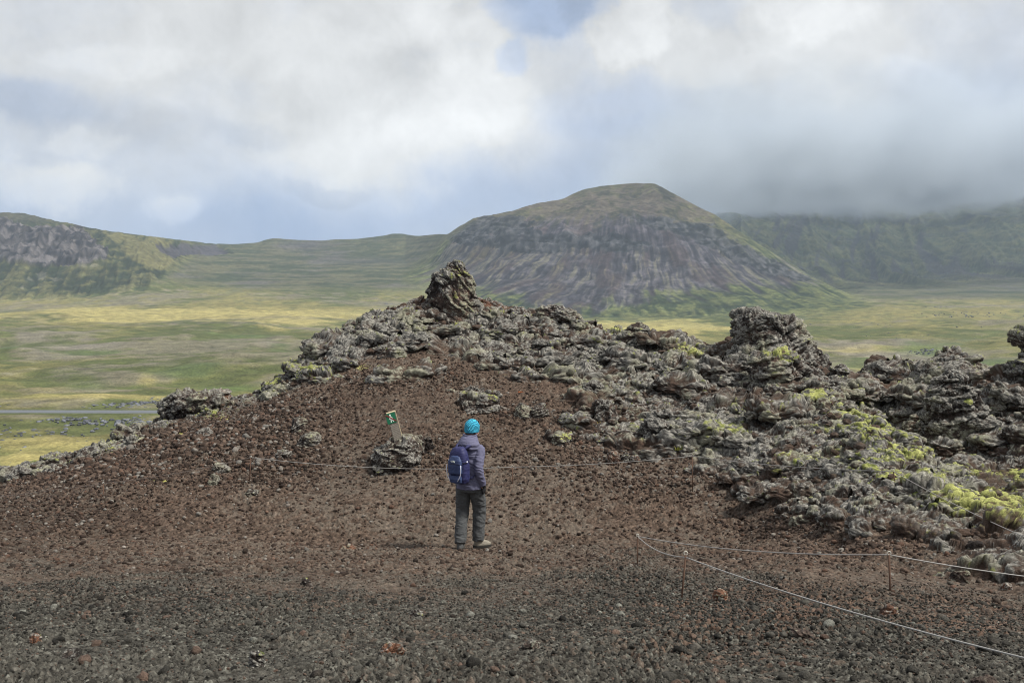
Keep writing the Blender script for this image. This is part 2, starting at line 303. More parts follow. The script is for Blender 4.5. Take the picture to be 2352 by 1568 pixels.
def lava_part(P, part, seed=0, a=1.0, an=(.85, 1., 1.7), big=1.0, fine=1.0):
    """relief of aa lava in two passes: 0 = lumps and broken blocks, 1 = clinkery surface; returns metres and exposedness"""
    P = np.asarray(P, np.float64); wv = np.stack([vn(P, .45, seed+41), vn(P, .45, seed+42), vn(P, .45, seed+43)], 1)-.5
    if part == 0:
        w2 = np.stack([vn(P, .14, seed+44), vn(P, .14, seed+45), vn(P, .14, seed+46)], 1)-.5
        Q = (P+wv*.42+w2*.10)*np.array(an); Q1 = P+wv*.5+w2*.1
        f1, f2, fi = wor(Q1, .80*big, seed+1); b1 = np.clip(1-f1*f1*1.5, -.3, 1)*.6+.4*sst(f2-f1, 0, .30)
        g1, g2, gi = wor(Q, .31, seed+2); b2 = np.clip(1-g1*g1*1.6, -.3, 1)*.45+.55*sst(g2-g1, 0, .28)*(.55+.6*gi)
        rg = fbm(Q, .34, 3, seed+5, .55, True)
        # thin flows broken into ledges: an abrupt lip over a recess, easing back upwards
        ph = (P[:, 2]+.34*(fbm(P, .9, 3, seed+51)-.5)+.10*(vn(P, .22, seed+52)-.5))/.15; ip = np.floor(ph); fr = ph-ip
        am = sst(vn(np.stack([P[:, 0], P[:, 1], ip*1.7], 1), .5, seed+53), .25, .65); lip = (1-fr)*sst(fr, 0, .16)*am
        d = a*(.20*big*big*(b1-.55)+.085*(b2-.5)+.12*(rg-.6)+.115*(lip-.3)); e = (b1-.6)*.2+(b2-.5)*.25+(rg-.6)*.5+(lip-.3)*.55
        return d, e
    w2 = np.stack([vn(P, .06, seed+47), vn(P, .06, seed+48), vn(P, .06, seed+49)], 1)-.5
    Q = (P+wv*.06+w2*.045)*np.array(an)
    h1, h2, hi = wor(Q, .115, seed+3); b3 = np.clip(1-h1*h1*1.7, -.3, 1)*.4+.6*sst(h2-h1, 0, .26)*(.5+.7*hi)
    k1, k2, ki = wor(Q, .048, seed+4); b4 = np.clip(1-k1*k1*1.8, -.3, 1)*.5+.5*sst(k2-k1, 0, .3)*(.4+.8*ki)
    rg = fbm(Q, .10, 3, seed+6, .6, True); fn = fbm(Q, .035, 2, seed+8, .6)
    d = a*fine*(.027*(b3-.5)+.011*(b4-.5)+.048*(rg-.6)+.018*(fn-.5)); e = (b3-.5)*.28+(b4-.5)*.25+(rg-.6)*.8+(fn-.5)*.6
    return d, e
def lava_relief(P, N, renorm, seed=0, k=1.0, a=1.0, an=(.85, 1., 1.7), big=1.0, fine=1.0, sc_=1.0, off=0.0, rot=0.0):
    ct, st_ = math.cos(math.radians(rot)), math.sin(math.radians(rot)); RM = np.array([[ct, 0, st_], [0, 1, 0], [-st_, 0, ct]])
    """displace P along N, then re-measure the normals and add the finer relief on the displaced surface"""
    d, e1 = lava_part((P/sc_)@RM+off, 0, seed, a, an, big); P1 = P+N*(d*k*sc_)[:, None]; N1 = renorm(P1)
    N1 = N1*np.sign((N1*N).sum(1)+1e-9)[:, None]; N1 = N1*.8+N*.2; N1 /= np.linalg.norm(N1, axis=1, keepdims=True)+1e-9
    d, e2 = lava_part((P1/sc_)@RM+off, 1, seed, a, an, big, fine); P2 = P1+N1*(d*k*sc_)[:, None]
    return P2, np.clip(.5+e1+e2, 0, 1), N1
def tube_renorm(shape):
    def fn(P):
        G = P.reshape(*shape, 3); du = np.roll(G, -1, -2)-np.roll(G, 1, -2); dv = np.gradient(G, axis=-3); n = np.cross(du, dv)
        return (n/(np.linalg.norm(n, axis=-1, keepdims=True)+1e-12)).reshape(-1, 3)
    return fn
# ---------------------------------------------------------------- the crater mound
DENS = 1.0
def rows_fg():
    R = [np.arange(-3, 3.3, .12), np.arange(3.3, 7, .0078/DENS), np.arange(7, 15.5, .0155/DENS), np.arange(15.5, 23.4, .021/DENS), np.arange(23.4, 27, .12), np.geomspace(27, 124, 60)]
    return np.concatenate(R)
Yr = rows_fg(); NC = int(1360*DENS); s = np.linspace(-1, 1, NC); s = s*(.80+.20*s**4)
Xg = s[None, :]*(Yr[:, None]+1.6)*.66+(np.sign(s)*np.abs(s)**26)[None, :]*5.0*np.exp(-np.maximum(Yr[:, None], 0)/14); Yg = np.repeat(Yr[:, None], NC, 1)
Zg = base_z(Xg.ravel(), Yg.ravel()).reshape(Xg.shape)
P0 = np.stack([Xg, Yg, Zg], 2); N0 = grid_normals(P0).reshape(-1, 3); P0 = P0.reshape(-1, 3)
xp = CX+F*P0[:, 0]/np.maximum(P0[:, 1], 2.5); yp = HY-F*P0[:, 2]/np.maximum(P0[:, 1], 2.5)
Dcx = np.interp(xp, XS, Dc); behind = sst(P0[:, 1], Dcx+.3, Dcx+1.5)
wob = (fbm(P0, .9, 3, 71)-.5)*70+(vn(P0, .15, 77)-.5)*22
rock = poly_mask(xp+wob*.7, yp+wob*.35, ROCKP, 10)
wall = sst(xp+wob, 1945, 1985)*sst(P0[:, 1]-np.interp(xp, [1940, 2000, 2100, 2200, 2352, 2900], [17.2, 17.2, 15.9, 14.8, 13.2, 11.8]), -.3, .3)
rock = np.maximum(rock, wall)
rim = sst(silf(xp)+np.where(xp < 640, 24, 0)-yp+wob*.25, -6, 8)*(P0[:, 1] > 14)*(xp < 700)
rock = np.maximum(rock, rim*.75); rock = np.maximum(rock, behind*.8*(P0[:, 1] < 40))
rock = np.maximum(rock, sst(spots(xp, yp, [(1090,905,42,20,1),(1530,975,60,36,1),(900,1035,40,20,.0),(960,852,40,10,.8),(1290,1000,28,12,.7),(1410,1010,60,14,.6)])+(vn(P0, .3, 5)-.5)*.3, .35, .6))
grey = poly_mask(xp+wob*.8, yp+wob*.6, GREYP, 110)
rub = spots(xp, yp, RUB)*(1-rock)
coarse = grey*np.clip((.4+1.2*fbm(P0, .5, 3, 90))*spots(xp, yp, [(1900,1440,650,110,1.),(1450,1330,140,40,1.),(300,1400,500,70,.6),(1100,1560,400,60,.3)])+.15, 0, 1)
lich = spots(xp, yp, LICH)*.75+.25; moss = spots(xp, yp, MOSS)*(.86+.08*sst(yp, 1060, 1110)); red = spots(xp, yp, RED)
n2 = len(P0); disp = np.zeros(n2, f32); ex = np.full(n2, .5, f32)
near = (P0[:, 1] > 3) & (P0[:, 1] < 26)
ii = np.nonzero(near & (rock < .98))[0]; Pg = P0[ii]
t5 = vn(Pg, .012, 88); t6 = fbm(Pg, .5, 3, 89)
wv = np.stack([vn(Pg, .2, 31), vn(Pg, .2, 32), vn(Pg, .2, 33)], 1)-.5
Qg = Pg+wv*.08
a1, a2, ida = wor(Qg, .030, 51, True); b1, b2, idb = wor(Qg, .062, 52, True)
fa, _, ifa = wor(Qg, .017, 55, True); fb, _, ifb = wor(Qg, .034, 56, True); nr = sst(Pg[:, 1], 10.5, 7.5); nh = nr > .5
a1 = lerp(a1, fa, nr); b1 = lerp(b1, fb, nr); ida = np.where(nh, ifa, ida); idb = np.where(nh, ifb, idb); hs_ = 1-.42*nr; c1, c2, idc = wor(Qg, .17, 53, True); e1, _, _ = wor(Qg, .014, 54, True)
sm = .25+.75*np.maximum(np.maximum(rub[ii], coarse[ii]), grey[ii]*.5)
grey[ii] = sst(grey[ii]*.9+(ida*.5+idb*.5-.5)*.7+(t6-.5)*.8+.05, .15, .85); hb = np.clip(1-b1*b1*2, -.2, 1)*(.3+.9*idb); ha = np.clip(1-a1*a1*2, -.2, 1)*(.4+.8*ida); hc = np.clip(1-c1*c1*2.2, -.2, 1)*sst(idc, .45, 1)
pv_ = .35+1.3*sst(fbm(Pg, .55, 3, 90), .35, .65); dg = hs_*(.013*ha*pv_+.024*hb*(.45+sm)*pv_)+.06*hc*np.maximum(rub[ii], coarse[ii]*.3*(1-.6*nr))+.05*(fbm(Pg, 1.1, 3, 61)-.5)+.035*(fbm(Pg, .3, 3, 62)-.5)-.018+.009*(1-e1)*(.5+t5)
disp[ii] = dg; ex[ii] = np.clip(.5+(ha-.5)*.5+(hb-.4)*.5, 0, 1)
ggd = dict(ida=ida, idb=idb, ha=ha, hb=hb)
# ground albedo
tn = fbm(Pg, 2.5, 3, 81); t2 = fbm(Pg, .35, 3, 82); t3 = vn(Pg, .02, 83); t4 = vn(Pg, .05, 84)
mixid = sst(ida*.5+idb*.5, .1, .9)
cb = cm((.024, .017, .013), (.150, .106, .080), np.clip(mixid*.55+t2*.3+(t3-.5)*.5+.1, 0, 1))
cb = cm(cb, (.17, .095, .066), sst(red[ii]+t2*.7-.66+(idb-.5)*.4, 0, .5)*.5)
cb = cm(cb, (.12, .108, .09), sst(tn*.6+t2*.4+(idb-.5)*.3, .5, .68)*.5)
dark = spots(xp[ii], yp[ii], [(100,1190,260,60,1.),(40,1260,150,30,.8),(500,1060,300,50,.6),(1050,960,300,90,.35)])
cb = cb*(1-.38*dark[:, None])
cg = cm((.016, .015, .013), (.100, .094, .080), np.clip(mixid*.55+t2*.3+(t3-.5)*.6+.1, 0, 1))
cg = cm(cg, (.15, .15, .13), sst(ida+(t3-.5)*.6, .85, 1.05)*.6)
cg = cm(cg, (.14, .085, .06), sst(idb*.5+tn*.8-.85+spots(xp[ii], yp[ii], [(1750,1400,250,60,.4),(2200,1420,200,60,.4)]), 0, .2)*.7)
gc = cm(cb, cg, grey[ii]); gc = gc*(.20+1.35*(t3*.5+t5*.5)[:, None])
# stray lichen and moss on stones
lm = sst(lich[ii]-.45+(idb-.5)*.5+(t2-.5), .1, .5)*(rub[ii]+rim[ii]*1.5)
gc = cm(gc, (.34, .33, .30), np.clip(lm, 0, 1)*.6)
mm = sst(moss[ii]+(t2-.5)*.8+(idb-.5)*.3-.5, 0, .3); gc = cm(gc, cm((.16, .15, .04), (.50, .47, .17), t4), mm)
CG = np.full((n2, 3), .08, f32); CG[ii] = gc
jj = np.nonzero(near & (rock > .01))[0]; Pj = P0[jj]
gsh = (len(Yr), NC)
dj, e1_ = lava_part(Pj, 0, 7, .55, (.9, 1.0, 2.0), 1.2)
T1 = P0.copy(); T1[jj] += N0[jj]*(dj*rock[jj])[:, None]; NN = grid_normals(T1.reshape(*gsh, 3)).reshape(-1, 3)[jj]
NN = NN*np.sign((NN*N0[jj]).sum(1)+1e-9)[:, None]; NN = NN*.6+N0[jj]*.4
d2j, e2_ = lava_part(T1[jj], 1, 7, .8, (.9, 1.0, 1.6), 1, .8); ej = np.clip(.5+e1_+e2_, 0, 1)
up = np.clip(.5+(ej-.5)*.6, 0, 1); Tj = T1[jj]+NN*d2j[:, None]
cj, mj = lava_color(Tj, ej, up, lich[jj], moss[jj], red[jj], 3)
brn = sst(fbm(Pj, 1.3, 3, 95)+(fbm(Pj, .25, 3, 96)-.5)*.7-(lich[jj]-.6)*.5-(ej-.5)*.7, .50, .66)*(1-moss[jj].clip(0, 1))
cj = cm(cj, cm((.028, .020, .016), (.105, .070, .052), vn(Pj, .05, 97)), brn*.8)
R = rock[jj]; disp[jj] = disp[jj]*(1-R); CG[jj] = cm(CG[jj], cj, R); ex[jj] = ex[jj]*(1-R)+ej*R
far = P0[:, 1] >= 26; CG[far] = (.12, .13, .06)
dirn = N0*rock[:, None]+np.array([0, 0, 1.])*(1-rock[:, None]); dirn /= np.linalg.norm(dirn, axis=1, keepdims=True)
PF = P0+dirn*disp[:, None]; PF[jj] += (Tj-Pj)*R[:, None]
ground = npmesh('ground', PF, grid_quads(len(Yr), NC), M_ground, col=CG); tag(ground, 'reddish brown and grey scoria slope climbing to a lichen covered lava crest', 'ground', kind='structure')
PFz = PF[:, 2].reshape(len(Yr), NC)
def ray(px, py, dmin=3.6, dmax=24.):
    """first hit of the mound's base surface under a point of the photograph -> world position"""
    D = np.arange(dmin, dmax, .02); z = base_z((px-CX)/F*D, D); h = (HY-py)/F*D-z
    k = np.nonzero(h <= 0)[0]; d = D[k[0]] if len(k) else dmax
    return Vector(((px-CX)/F*d, d, float(base_z(np.array([(px-CX)/F*d]), np.array([d]))[0])))
def at(px, py, D): return Vector(((px-CX)/F*D, D, (HY-py)/F*D))
# ---------------------------------------------------------------- loose stones
rng = np.random.default_rng(5)
def ico(sub):
    bm = bmesh.new(); bmesh.ops.create_icosphere(bm, subdivisions=sub, radius=1)
    v = np.array([x.co[:] for x in bm.verts]); f = np.array([[x.index for x in q.verts] for q in bm.faces]); bm.free(); return v, f
def stone_variants(sub, k, seed):
    v, f = ico(sub); out = []
    for i in range(k):
        q = v*1.0+i*13.7+seed; d = .60+1.1*fbm(q, .8, 3, 7)-.35*wor(q, .7, 9)[0]
        out.append(v*d[:, None]*np.array([1, .85+.25*((i*7) % 5)/5, .62+.25*((i*3) % 4)/4]))
    return out, f
def scatter(name, idx, size, mat, sub, seed, colf, sink=.25, kindlabel=None, tg=None):
    """one mesh of many small stones resting on the slope"""
    vs, f = stone_variants(sub, 10, seed); n = len(idx); nv = len(vs[0]); g = np.random.default_rng(seed)
    st = np.stack(vs)[g.integers(0, 10, n)]                                # n, nv, 3
    th = g.random(n)*6.283; ph = (g.random(n)-.5)*1.6; c, s_ = np.cos(th), np.sin(th); cp, sp = np.cos(ph), np.sin(ph)
    x = st[:, :, 0]*cp[:, None]-st[:, :, 2]*sp[:, None]; z = st[:, :, 0]*sp[:, None]+st[:, :, 2]*cp[:, None]; y = st[:, :, 1]
    x2 = x*c[:, None]-y*s_[:, None]; y2 = x*s_[:, None]+y*c[:, None]
    st = np.stack([x2, y2, z], 2)*size[:, None, None]
    base = PF[idx].copy(); base[:, 2] += size*(.45-sink)
    base[:, 0] += (g.random(n)-.5)*.01; base[:, 1] += (g.random(n)-.5)*.01
    Vv = (st+base[:, None, :]).reshape(-1, 3); Ff = (f[None]+(np.arange(n)*nv)[:, None, None]).reshape(-1, 3)
    cc = colf(idx, g); fl = vn(Vv, .015, 3)
    cc = np.repeat(cc, nv, 0)*(.45+.8*fl[:, None])
    o = npmesh(name, Vv, Ff, mat, col=cc, tris=True, smooth=False); return tag(o, kindlabel, tg, kind='stuff')
area = np.abs(np.gradient(Xg, axis=1)*np.gradient(Yg, axis=0)).ravel()
vis = (np.abs(P0[:, 0]) < P0[:, 1]*.5+1.2) & (P0[:, 1] > 3.6) & (P0[:, 1] < 23)
def pick(wt, n):
    p = wt*area*vis; c = np.cumsum(p); return np.searchsorted(c, rng.random(n)*c[-1]).clip(0, n2-1)
def stone_col(idx, g):
    n = len(idx); t = g.random(n)**1.3
    gr = cm((.018, .017, .015), (.094, .089, .077), t); gr = cm(gr, (.20, .20, .175), (g.random(n) > .96)*.8); gr = cm(gr, (.13, .085, .065), (g.random(n) > .88)*.7)
    br = cm((.030, .021, .017), (.135, .096, .074), t); br = cm(br, (.15, .085, .06), (g.random(n) > .93)*.5); br = cm(br, (.36, .35, .32), (g.random(n) < .05+.25*rub[idx]*lich[idx])*.45)
    return cm(br, gr, grey[idx])
i1 = pick((grey*(.5+.8*coarse)+.0)*(1-rock), 60000); s1 = (.0038+.0065*rng.random(len(i1))**2.5+.009*coarse[i1]*rng.random(len(i1))**2)*np.clip(P0[i1, 1]/6., .8, 1.3)
scatter('gravel', i1, s1, M_ground, 1, 11, stone_col, kindlabel='grey and black scoria gravel strewn over the near ground', tg='gravel')
i2 = pick((1-grey)*(1-rock)*(.35+rub*2.4)*sst(P0[:, 1], 8, 10), 36000); s2 = .009+.016*rng.random(len(i2))**3+.055*rub[i2]*rng.random(len(i2))**3.5+.020*rng.random(len(i2))**9
scatter('rubble', i2, s2, M_ground, 2, 12, stone_col, kindlabel='loose brown clinker rubble lying on the slope', tg='rubble')
i3 = pick(coarse*(1-rock)*sst(yp, 1290, 1330), 1300); s3 = .012+.020*rng.random(len(i3))**2
scatter('gravel', i3, s3, M_ground, 2, 13, stone_col, kindlabel='coarse dark lava pebbles among the near gravel', tg='gravel')
# ---------------------------------------------------------------- the broken lava crust: overlapping lumps bedded in the crest and walls
def crust(seed=77):
    g = np.random.default_rng(seed); cand = np.nonzero((rock > .6) & vis & (behind < .5) & (yp < 1330))[0]
    edge_ = poly_mask(xp, yp-26, ROCKP, 16)+wall; w_ = area[cand]; c = np.cumsum(w_); cs = cand[np.searchsorted(c, g.random(26000)*c[-1]).clip(0, len(cand)-1)]
    kept = []; sz = []
    for i in cs:
        p = P0[i]; s_ = (.22+(.34+.16*(p[1] > 17))*g.random()**1.2)*(1.0 if p[1] > 14 else .8)
        if xp[i] < 980: s_ *= .72
        if xp[i] < 700 and p[1] > 17: s_ *= .6
        if p[1] < 16.5 and wall[i] < .5: s_ = min(s_, .26+.2*g.random())
        if edge_[i] < .5 and p[1] < 18.5: s_ = min(s_, .16+.2*g.random())
        ok = all((abs(p[0]-q[0])/(s_+t)*1.5)**2+(abs(p[1]-q[1])/(s_+t)*1.9)**2 > 1 for q, t in zip(kept, sz))
        if ok: kept.append(p); sz.append(s_)
        if len(kept) >= 600: break
    idx = [];
    C0 = np.array(kept); S0 = np.array(sz); n = len(C0); nu, nv_ = 120, 50
    u = np.linspace(0, 2*math.pi, nu, endpoint=False); t_ = np.linspace(.015, .76, nv_); v = math.pi*(t_+.68*np.sin(2*math.pi*t_)/(2*math.pi))
    sx = (np.sin(v)[:, None]*np.cos(u)[None]).ravel(); sy = (np.sin(v)[:, None]*np.sin(u)[None]).ravel(); sz_ = np.repeat(np.cos(v), nu)
    a = g.random(n)*1.2-.6; rx_ = S0*(1.1+.6*g.random(n)); ry_ = S0*(.7+.3*g.random(n)); rz_ = S0*(.24+.30*g.random(n))
    tilt = (g.random(n)-.35)*.5; roll = (g.random(n)-.5)*.5
    X = sx[None]*rx_[:, None]; Y = sy[None]*ry_[:, None]; Z = sz_[None]*rz_[:, None]
    nx = sx[None]/rx_[:, None]; ny = sy[None]/ry_[:, None]; nz_ = sz_[None]/np.maximum(rz_, .62*ry_)[:, None]
    def rot(X, Y, Z):
        ct, st_ = np.cos(tilt)[:, None], np.sin(tilt)[:, None]; Y, Z = Y*ct-Z*st_, Y*st_+Z*ct
        cr, sr = np.cos(roll)[:, None], np.sin(roll)[:, None]; X, Z = X*cr-Z*sr, X*sr+Z*cr
        ca, sa = np.cos(a)[:, None], np.sin(a)[:, None]; return X*ca-Y*sa, X*sa+Y*ca, Z
    X, Y, Z = rot(X, Y, Z); nx, ny, nz_ = rot(nx, ny, nz_)
    N = np.stack([nx, ny, nz_], 2).reshape(-1, 3); N /= np.linalg.norm(N, axis=1, keepdims=True)
    P = (np.stack([X, Y, Z], 2)+C0[:, None, :]+np.array([0, 0, -.06])-np.array([0, 0, .10])*S0[:, None, None]).reshape(-1, 3)
    lowf = (fbm(P, .32, 2, 301)-.5)*.42
    P = P+N*lowf[:, None]*np.repeat(S0, nu*nv_)[:, None]*1.3
    Pd, e, N = lava_relief(P, N, tube_renorm((n, nv_, nu)), 17, 1, .95, (.7, .95, 1.8), .85, 1.1); x_ = CX+F*P[:, 0]/P[:, 1]; y_ = HY-F*P[:, 2]/P[:, 1]
    c, _ = lava_color(Pd, e, np.clip(.4+.5*N[:, 2]+(e-.5)*.5, 0, 1), spots(x_, y_, LICH)*.7+.22, spots(x_, y_, MOSS)*(.82+.14*sst(y_, 1060, 1110)), spots(x_, y_, RED), 33)
    b = sst(fbm(P, 1.3, 3, 95)*.5+fbm(P, .3, 3, 98)*.5-(spots(x_, y_, LICH)-.6)*.30-(e-.5)*.5, .45, .58)
    c = cm(c, cm((.028, .020, .016), (.105, .070, .052), vn(Pd, .03, 97)), b*.8)
    i = np.arange(nv_-1)[:, None]*nu+np.arange(nu)[None]; j = np.arange(nv_-1)[:, None]*nu+(np.arange(nu)[None]+1) % nu
    q = np.stack([i, i+nu, j+nu, j], 2).reshape(-1, 4); q = (q[None]+(np.arange(n)*nu*nv_)[:, None, None]).reshape(-1, 4)
    tag(npmesh('lava_crust', Pd+N*_[:, None]*.014, q, M_rock, col=c), 'broken lichen grey lava crust covering the crest and the walls', 'lava', kind='stuff')
crust()
def crust_rubble(n, seed):
    g = np.random.default_rng(seed); idx = pick((rock > .55)*(behind < .4)*(.25+fbm(P0, .8, 2, 313)), n)
    vs, f = stone_variants(3, 12, seed); nv = len(vs[0]); st = np.stack(vs)[g.integers(0, 12, n)]; size = (.022+.075*g.random(n)**3)
    th = g.random(n)*6.283; c, s_ = np.cos(th)[:, None], np.sin(th)[:, None]
    st = np.stack([st[:, :, 0]*c-st[:, :, 1]*s_, st[:, :, 0]*s_+st[:, :, 1]*c, st[:, :, 2]*.85], 2)*size[:, None, None]
    P = (st+PF[idx][:, None, :]+np.stack([0*size, 0*size, size*.15], 1)[:, None, :]).reshape(-1, 3)
    e = np.clip(.5+1.6*(fbm(P, (.05, .045, .03), 3, 321, .6)-.5), 0, 1); x_ = CX+F*P[:, 0]/P[:, 1]; y_ = HY-F*P[:, 2]/P[:, 1]
    co_, _ = lava_color(P, e, .5+0*e, spots(x_, y_, LICH)*.7+.15, spots(x_, y_, MOSS)*.9, spots(x_, y_, RED), 35)
    b = np.repeat(g.random(n)+1.6*(fbm(P0[idx], 1.3, 3, 95)-.5) > .55, nv)*.85; co_ = cm(co_, cm((.028, .020, .016), (.105, .070, .052), vn(P, .03, 97)), b)
    Ff = (f[None]+(np.arange(n)*nv)[:, None, None]).reshape(-1, 3)
    tag(npmesh('lava_rubble', P+np.stack([0*e, -.02*(e-.5), .03*(e-.5)], 1), Ff, M_rock, col=co_, tris=True), 'broken lava rubble between the lumps of the crust', 'rubble', kind='stuff')
crust_rubble(2600, 91)
# ---------------------------------------------------------------- landmark rocks
def rock_obj(name, label, D, rows, depth=.7, sub_u=140, sub_v=110, seed=0, lich_=.7, moss_=0., red_=0., amp=1.0, cat='rock', group=None, mossf=None, scale=1.0, yoff=0.0, facets=0, an=(.95, 1., 1.35), rot=None):
    """closed lava rock: rows are (y, left, right) pixel extents at distance D, top to bottom"""
    rows = sorted(rows); ys = np.array([r[0] for r in rows], float); xl = np.array([r[1] for r in rows], float); xr = np.array([r[2] for r in rows], float)
    t = np.linspace(0, 1, sub_v); yv = np.interp(t, np.linspace(0, 1, len(ys)), ys) if False else ys[0]+(ys[-1]-ys[0])*t
    L_ = np.interp(yv, ys, xl); R_ = np.interp(yv, ys, xr)
    k = np.sqrt(np.clip(1-(1-np.clip(t/.10, 0, 1))**2, 0, 1)); kb = np.sqrt(np.clip(1-(1-np.clip((1-t)/.06, 0, 1))**2, 0, 1)); k = k*kb
    cxp = (L_+R_)/2; hw = (R_-L_)/2*k/F*D
    X0 = (cxp.mean()-CX)/F*D; Zb = (HY-ys[-1])/F*D
    ang = np.linspace(0, 2*math.pi, sub_u, endpoint=False)
    ca, sa = np.cos(ang), np.sin(ang); sq = 1/np.power(np.abs(ca)**2.6+np.abs(sa)**2.6, 1/2.6)
    hmax = hw.max()
    hd = np.minimum(hw, hmax*.9)*depth+.12*hmax*k
    x = ((cxp-CX)/F*D)[:, None]+hw[:, None]*(ca*sq)[None]; y = D+hd[:, None]*(sa*sq)[None]; z = np.repeat(((HY-yv)/F*D)[:, None], sub_u, 1)
    P = np.stack([x, y, z], 2); Pw = np.concatenate([P[:, -1:], P, P[:, :1]], 1)
    n = grid_normals(Pw)[:, 1:-1]; ctr = np.stack([((cxp-CX)/F*D), 0*cxp+D, (HY-yv)/F*D], 1)[:, None, :]
    sg = np.sign(((P-ctr)*n).sum(2).mean()); n = n*sg
    n[:4] = (0, 0, 1); P = P.reshape(-1, 3); n = n.reshape(-1, 3)
    if facets:
        g = np.random.default_rng(seed+99); C0 = np.array([X0, D, (HY-(ys[0]*.35+ys[-1]*.65))/F*D]); hx = hmax; hz = (ys[-1]-ys[0])/F*D*.6
        q = (P-C0)/np.array([hx, hx*depth+.1*hx, hz])
        for _ in range(facets):
            v = g.normal(size=3)*np.array([1, 1, .8]); v /= np.linalg.norm(v); lim = .76+.24*g.random(); dd = q@v; q = q-np.clip(dd-lim, 0, None)[:, None]*v[None]*.95
        P = C0+q*np.array([hx, hx*depth+.1*hx, hz])
    kk = np.repeat(k, sub_u)
    Pd, e, n = lava_relief(P, n, tube_renorm((sub_v, sub_u)), seed+3, np.clip(kk+.25, 0, 1), amp, an, 1., 1., scale, seed*3.1, ((seed*37) % 90-45) if rot is None else rot)
    mo = np.full(len(P), moss_, f32) if mossf is None else mossf(CX+F*P[:, 0]/P[:, 1], HY-F*P[:, 2]/P[:, 1], n)
    up_ = np.clip(.4+.5*n[:, 2]+(e-.5)*.5, 0, 1)
    c, _ = lava_color(Pd*(1/max(scale, .5))+seed, e, up_, np.full(len(P), lich_, f32), mo, np.full(len(P), red_, f32), seed)
    i = np.arange(sub_v-1)[:, None]*sub_u+np.arange(sub_u)[None]; j = np.arange(sub_v-1)[:, None]*sub_u+(np.arange(sub_u)[None]+1) % sub_u
    q = np.stack([i, i+sub_u, j+sub_u, j], 2).reshape(-1, 4)
    if sg < 0: pass
    org = np.array([X0, D, Zb]); 
    o = npmesh(name, Pd-org, q, M_rock, col=c); o.location = org+np.array([0, yoff, 0])
    return tag(o, label, cat, group)
def mf(lst, base=0.):
    return lambda x, y, n: spots(x, y, lst)+base*np.clip(n[:, 2], 0, 1)
rock_obj('lava_pinnacle', 'tall craggy lava pinnacle with yellow moss at the top of the mound', 22.0,
  [(600,1036,1058),(608,1028,1070),(620,1022,1078),(632,998,1083),(645,994,1087),(660,992,1090),(675,988,1093),(690,985,1094),(698,990,1100),(708,1002,1112),(720,1000,1134),(738,990,1160),(760,985,1180)], .8, 260, 230, 1, .35, .25, .25, .62, mossf=mf([(1058,628,20,18,.9),(1045,680,8,14,1.15),(1052,655,7,26,.5)], .1), an=(.8, 1., 1.9), rot=48, facets=5)
rock_obj('lava_shoulder', 'ochre tinted lava shoulder at the foot of the tall pinnacle', 22.2, [(682,1092,1112),(692,1088,1135),(705,1082,1160),(720,1075,1180),(740,1070,1190)], .8, 150, 90, 2, .3, .3, .6, .6, mossf=mf([(1100,697,16,12,1.)]))
rock_obj('lava_fin', 'small pointed dark lava fin left of the tall pinnacle', 22.2, [(677,966,970),(684,962,975),(694,950,992),(708,925,1004),(724,900,1015)], .7, 150, 90, 3, .25, 0, .5, .5)
rock_obj('lava_hump', 'low rounded dark lava knob alone on the crest right of the pinnacle', 21.6, [(702,1262,1292),(708,1248,1305),(716,1238,1318),(726,1232,1328),(738,1230,1330)], .8, 170, 90, 4, .45, 0, .1, .5)
rock_obj('lava_hump', 'small black lava knob between the pinnacle and the lone rounded knob', 21.8, [(708,1185,1195),(714,1172,1208),(724,1165,1215),(736,1160,1220)], .8, 110, 60, 5, .2, 0, .1, .45)
rock_obj('lava_horn', 'small upright lava horn on the crest midway to the big tower', 20.6, [(738,1460,1474),(746,1450,1482),(756,1446,1484),(768,1432,1482),(790,1415,1490),(820,1410,1500)], .8, 150, 130, 6, .5, .1, .1, .6)
rock_obj('lava_tower', 'massive knobbly lava tower leaning left on the right end of the crest', 19.2,
  [(709,1700,1724),(714,1696,1752),(720,1693,1775),(724,1692,1808),(734,1691,1826),(748,1690,1836),(762,1691,1844),(780,1697,1850),(800,1690,1866),(825,1700,1900),(850,1730,1928),(880,1750,1935),(915,1760,1945)], .75, 320, 250, 7, .65, 0, .25, .70, facets=5, rot=-30)
rock_obj('lava_buttress', 'squat lava buttress capped with pale yellow moss below the big tower', 18.0,
  [(806,1760,1790),(814,1742,1812),(825,1733,1832),(850,1730,1852),(880,1732,1862),(915,1745,1872),(945,1755,1880)], .8, 220, 170, 8, .6, 0, .35, .75, mossf=mf([(1790,814,30,6,1.5),(1815,826,22,5,1.5),(1765,815,14,8,.9)]))
rock_obj('lava_spur', 'little jagged lava spur at the right foot of the big tower', 18.4, [(838,1922,1932),(846,1908,1944),(858,1905,1945),(872,1905,1942),(890,1900,1945)], .8, 110, 70, 9, .35, 0, .3, .5)
rock_obj('lava_outcrop', 'black rounded lava outcrop jutting from the left edge of the slope', 20.0,
  [(896,432,470),(903,405,500),(915,388,512),(930,378,505),(948,377,480),(965,380,450),(985,384,430)], .8, 240, 140, 10, .45, 0, .0, .8, mossf=mf([(455,940,30,8,.4)]))
rock_obj('lava_outcrop', 'small brown lava hump right behind the black left outcrop', 20.3, [(894,500,512),(902,488,524),(914,478,528),(930,470,532),(945,465,535)], .8, 130, 70, 11, .4, 0, .5, .5)
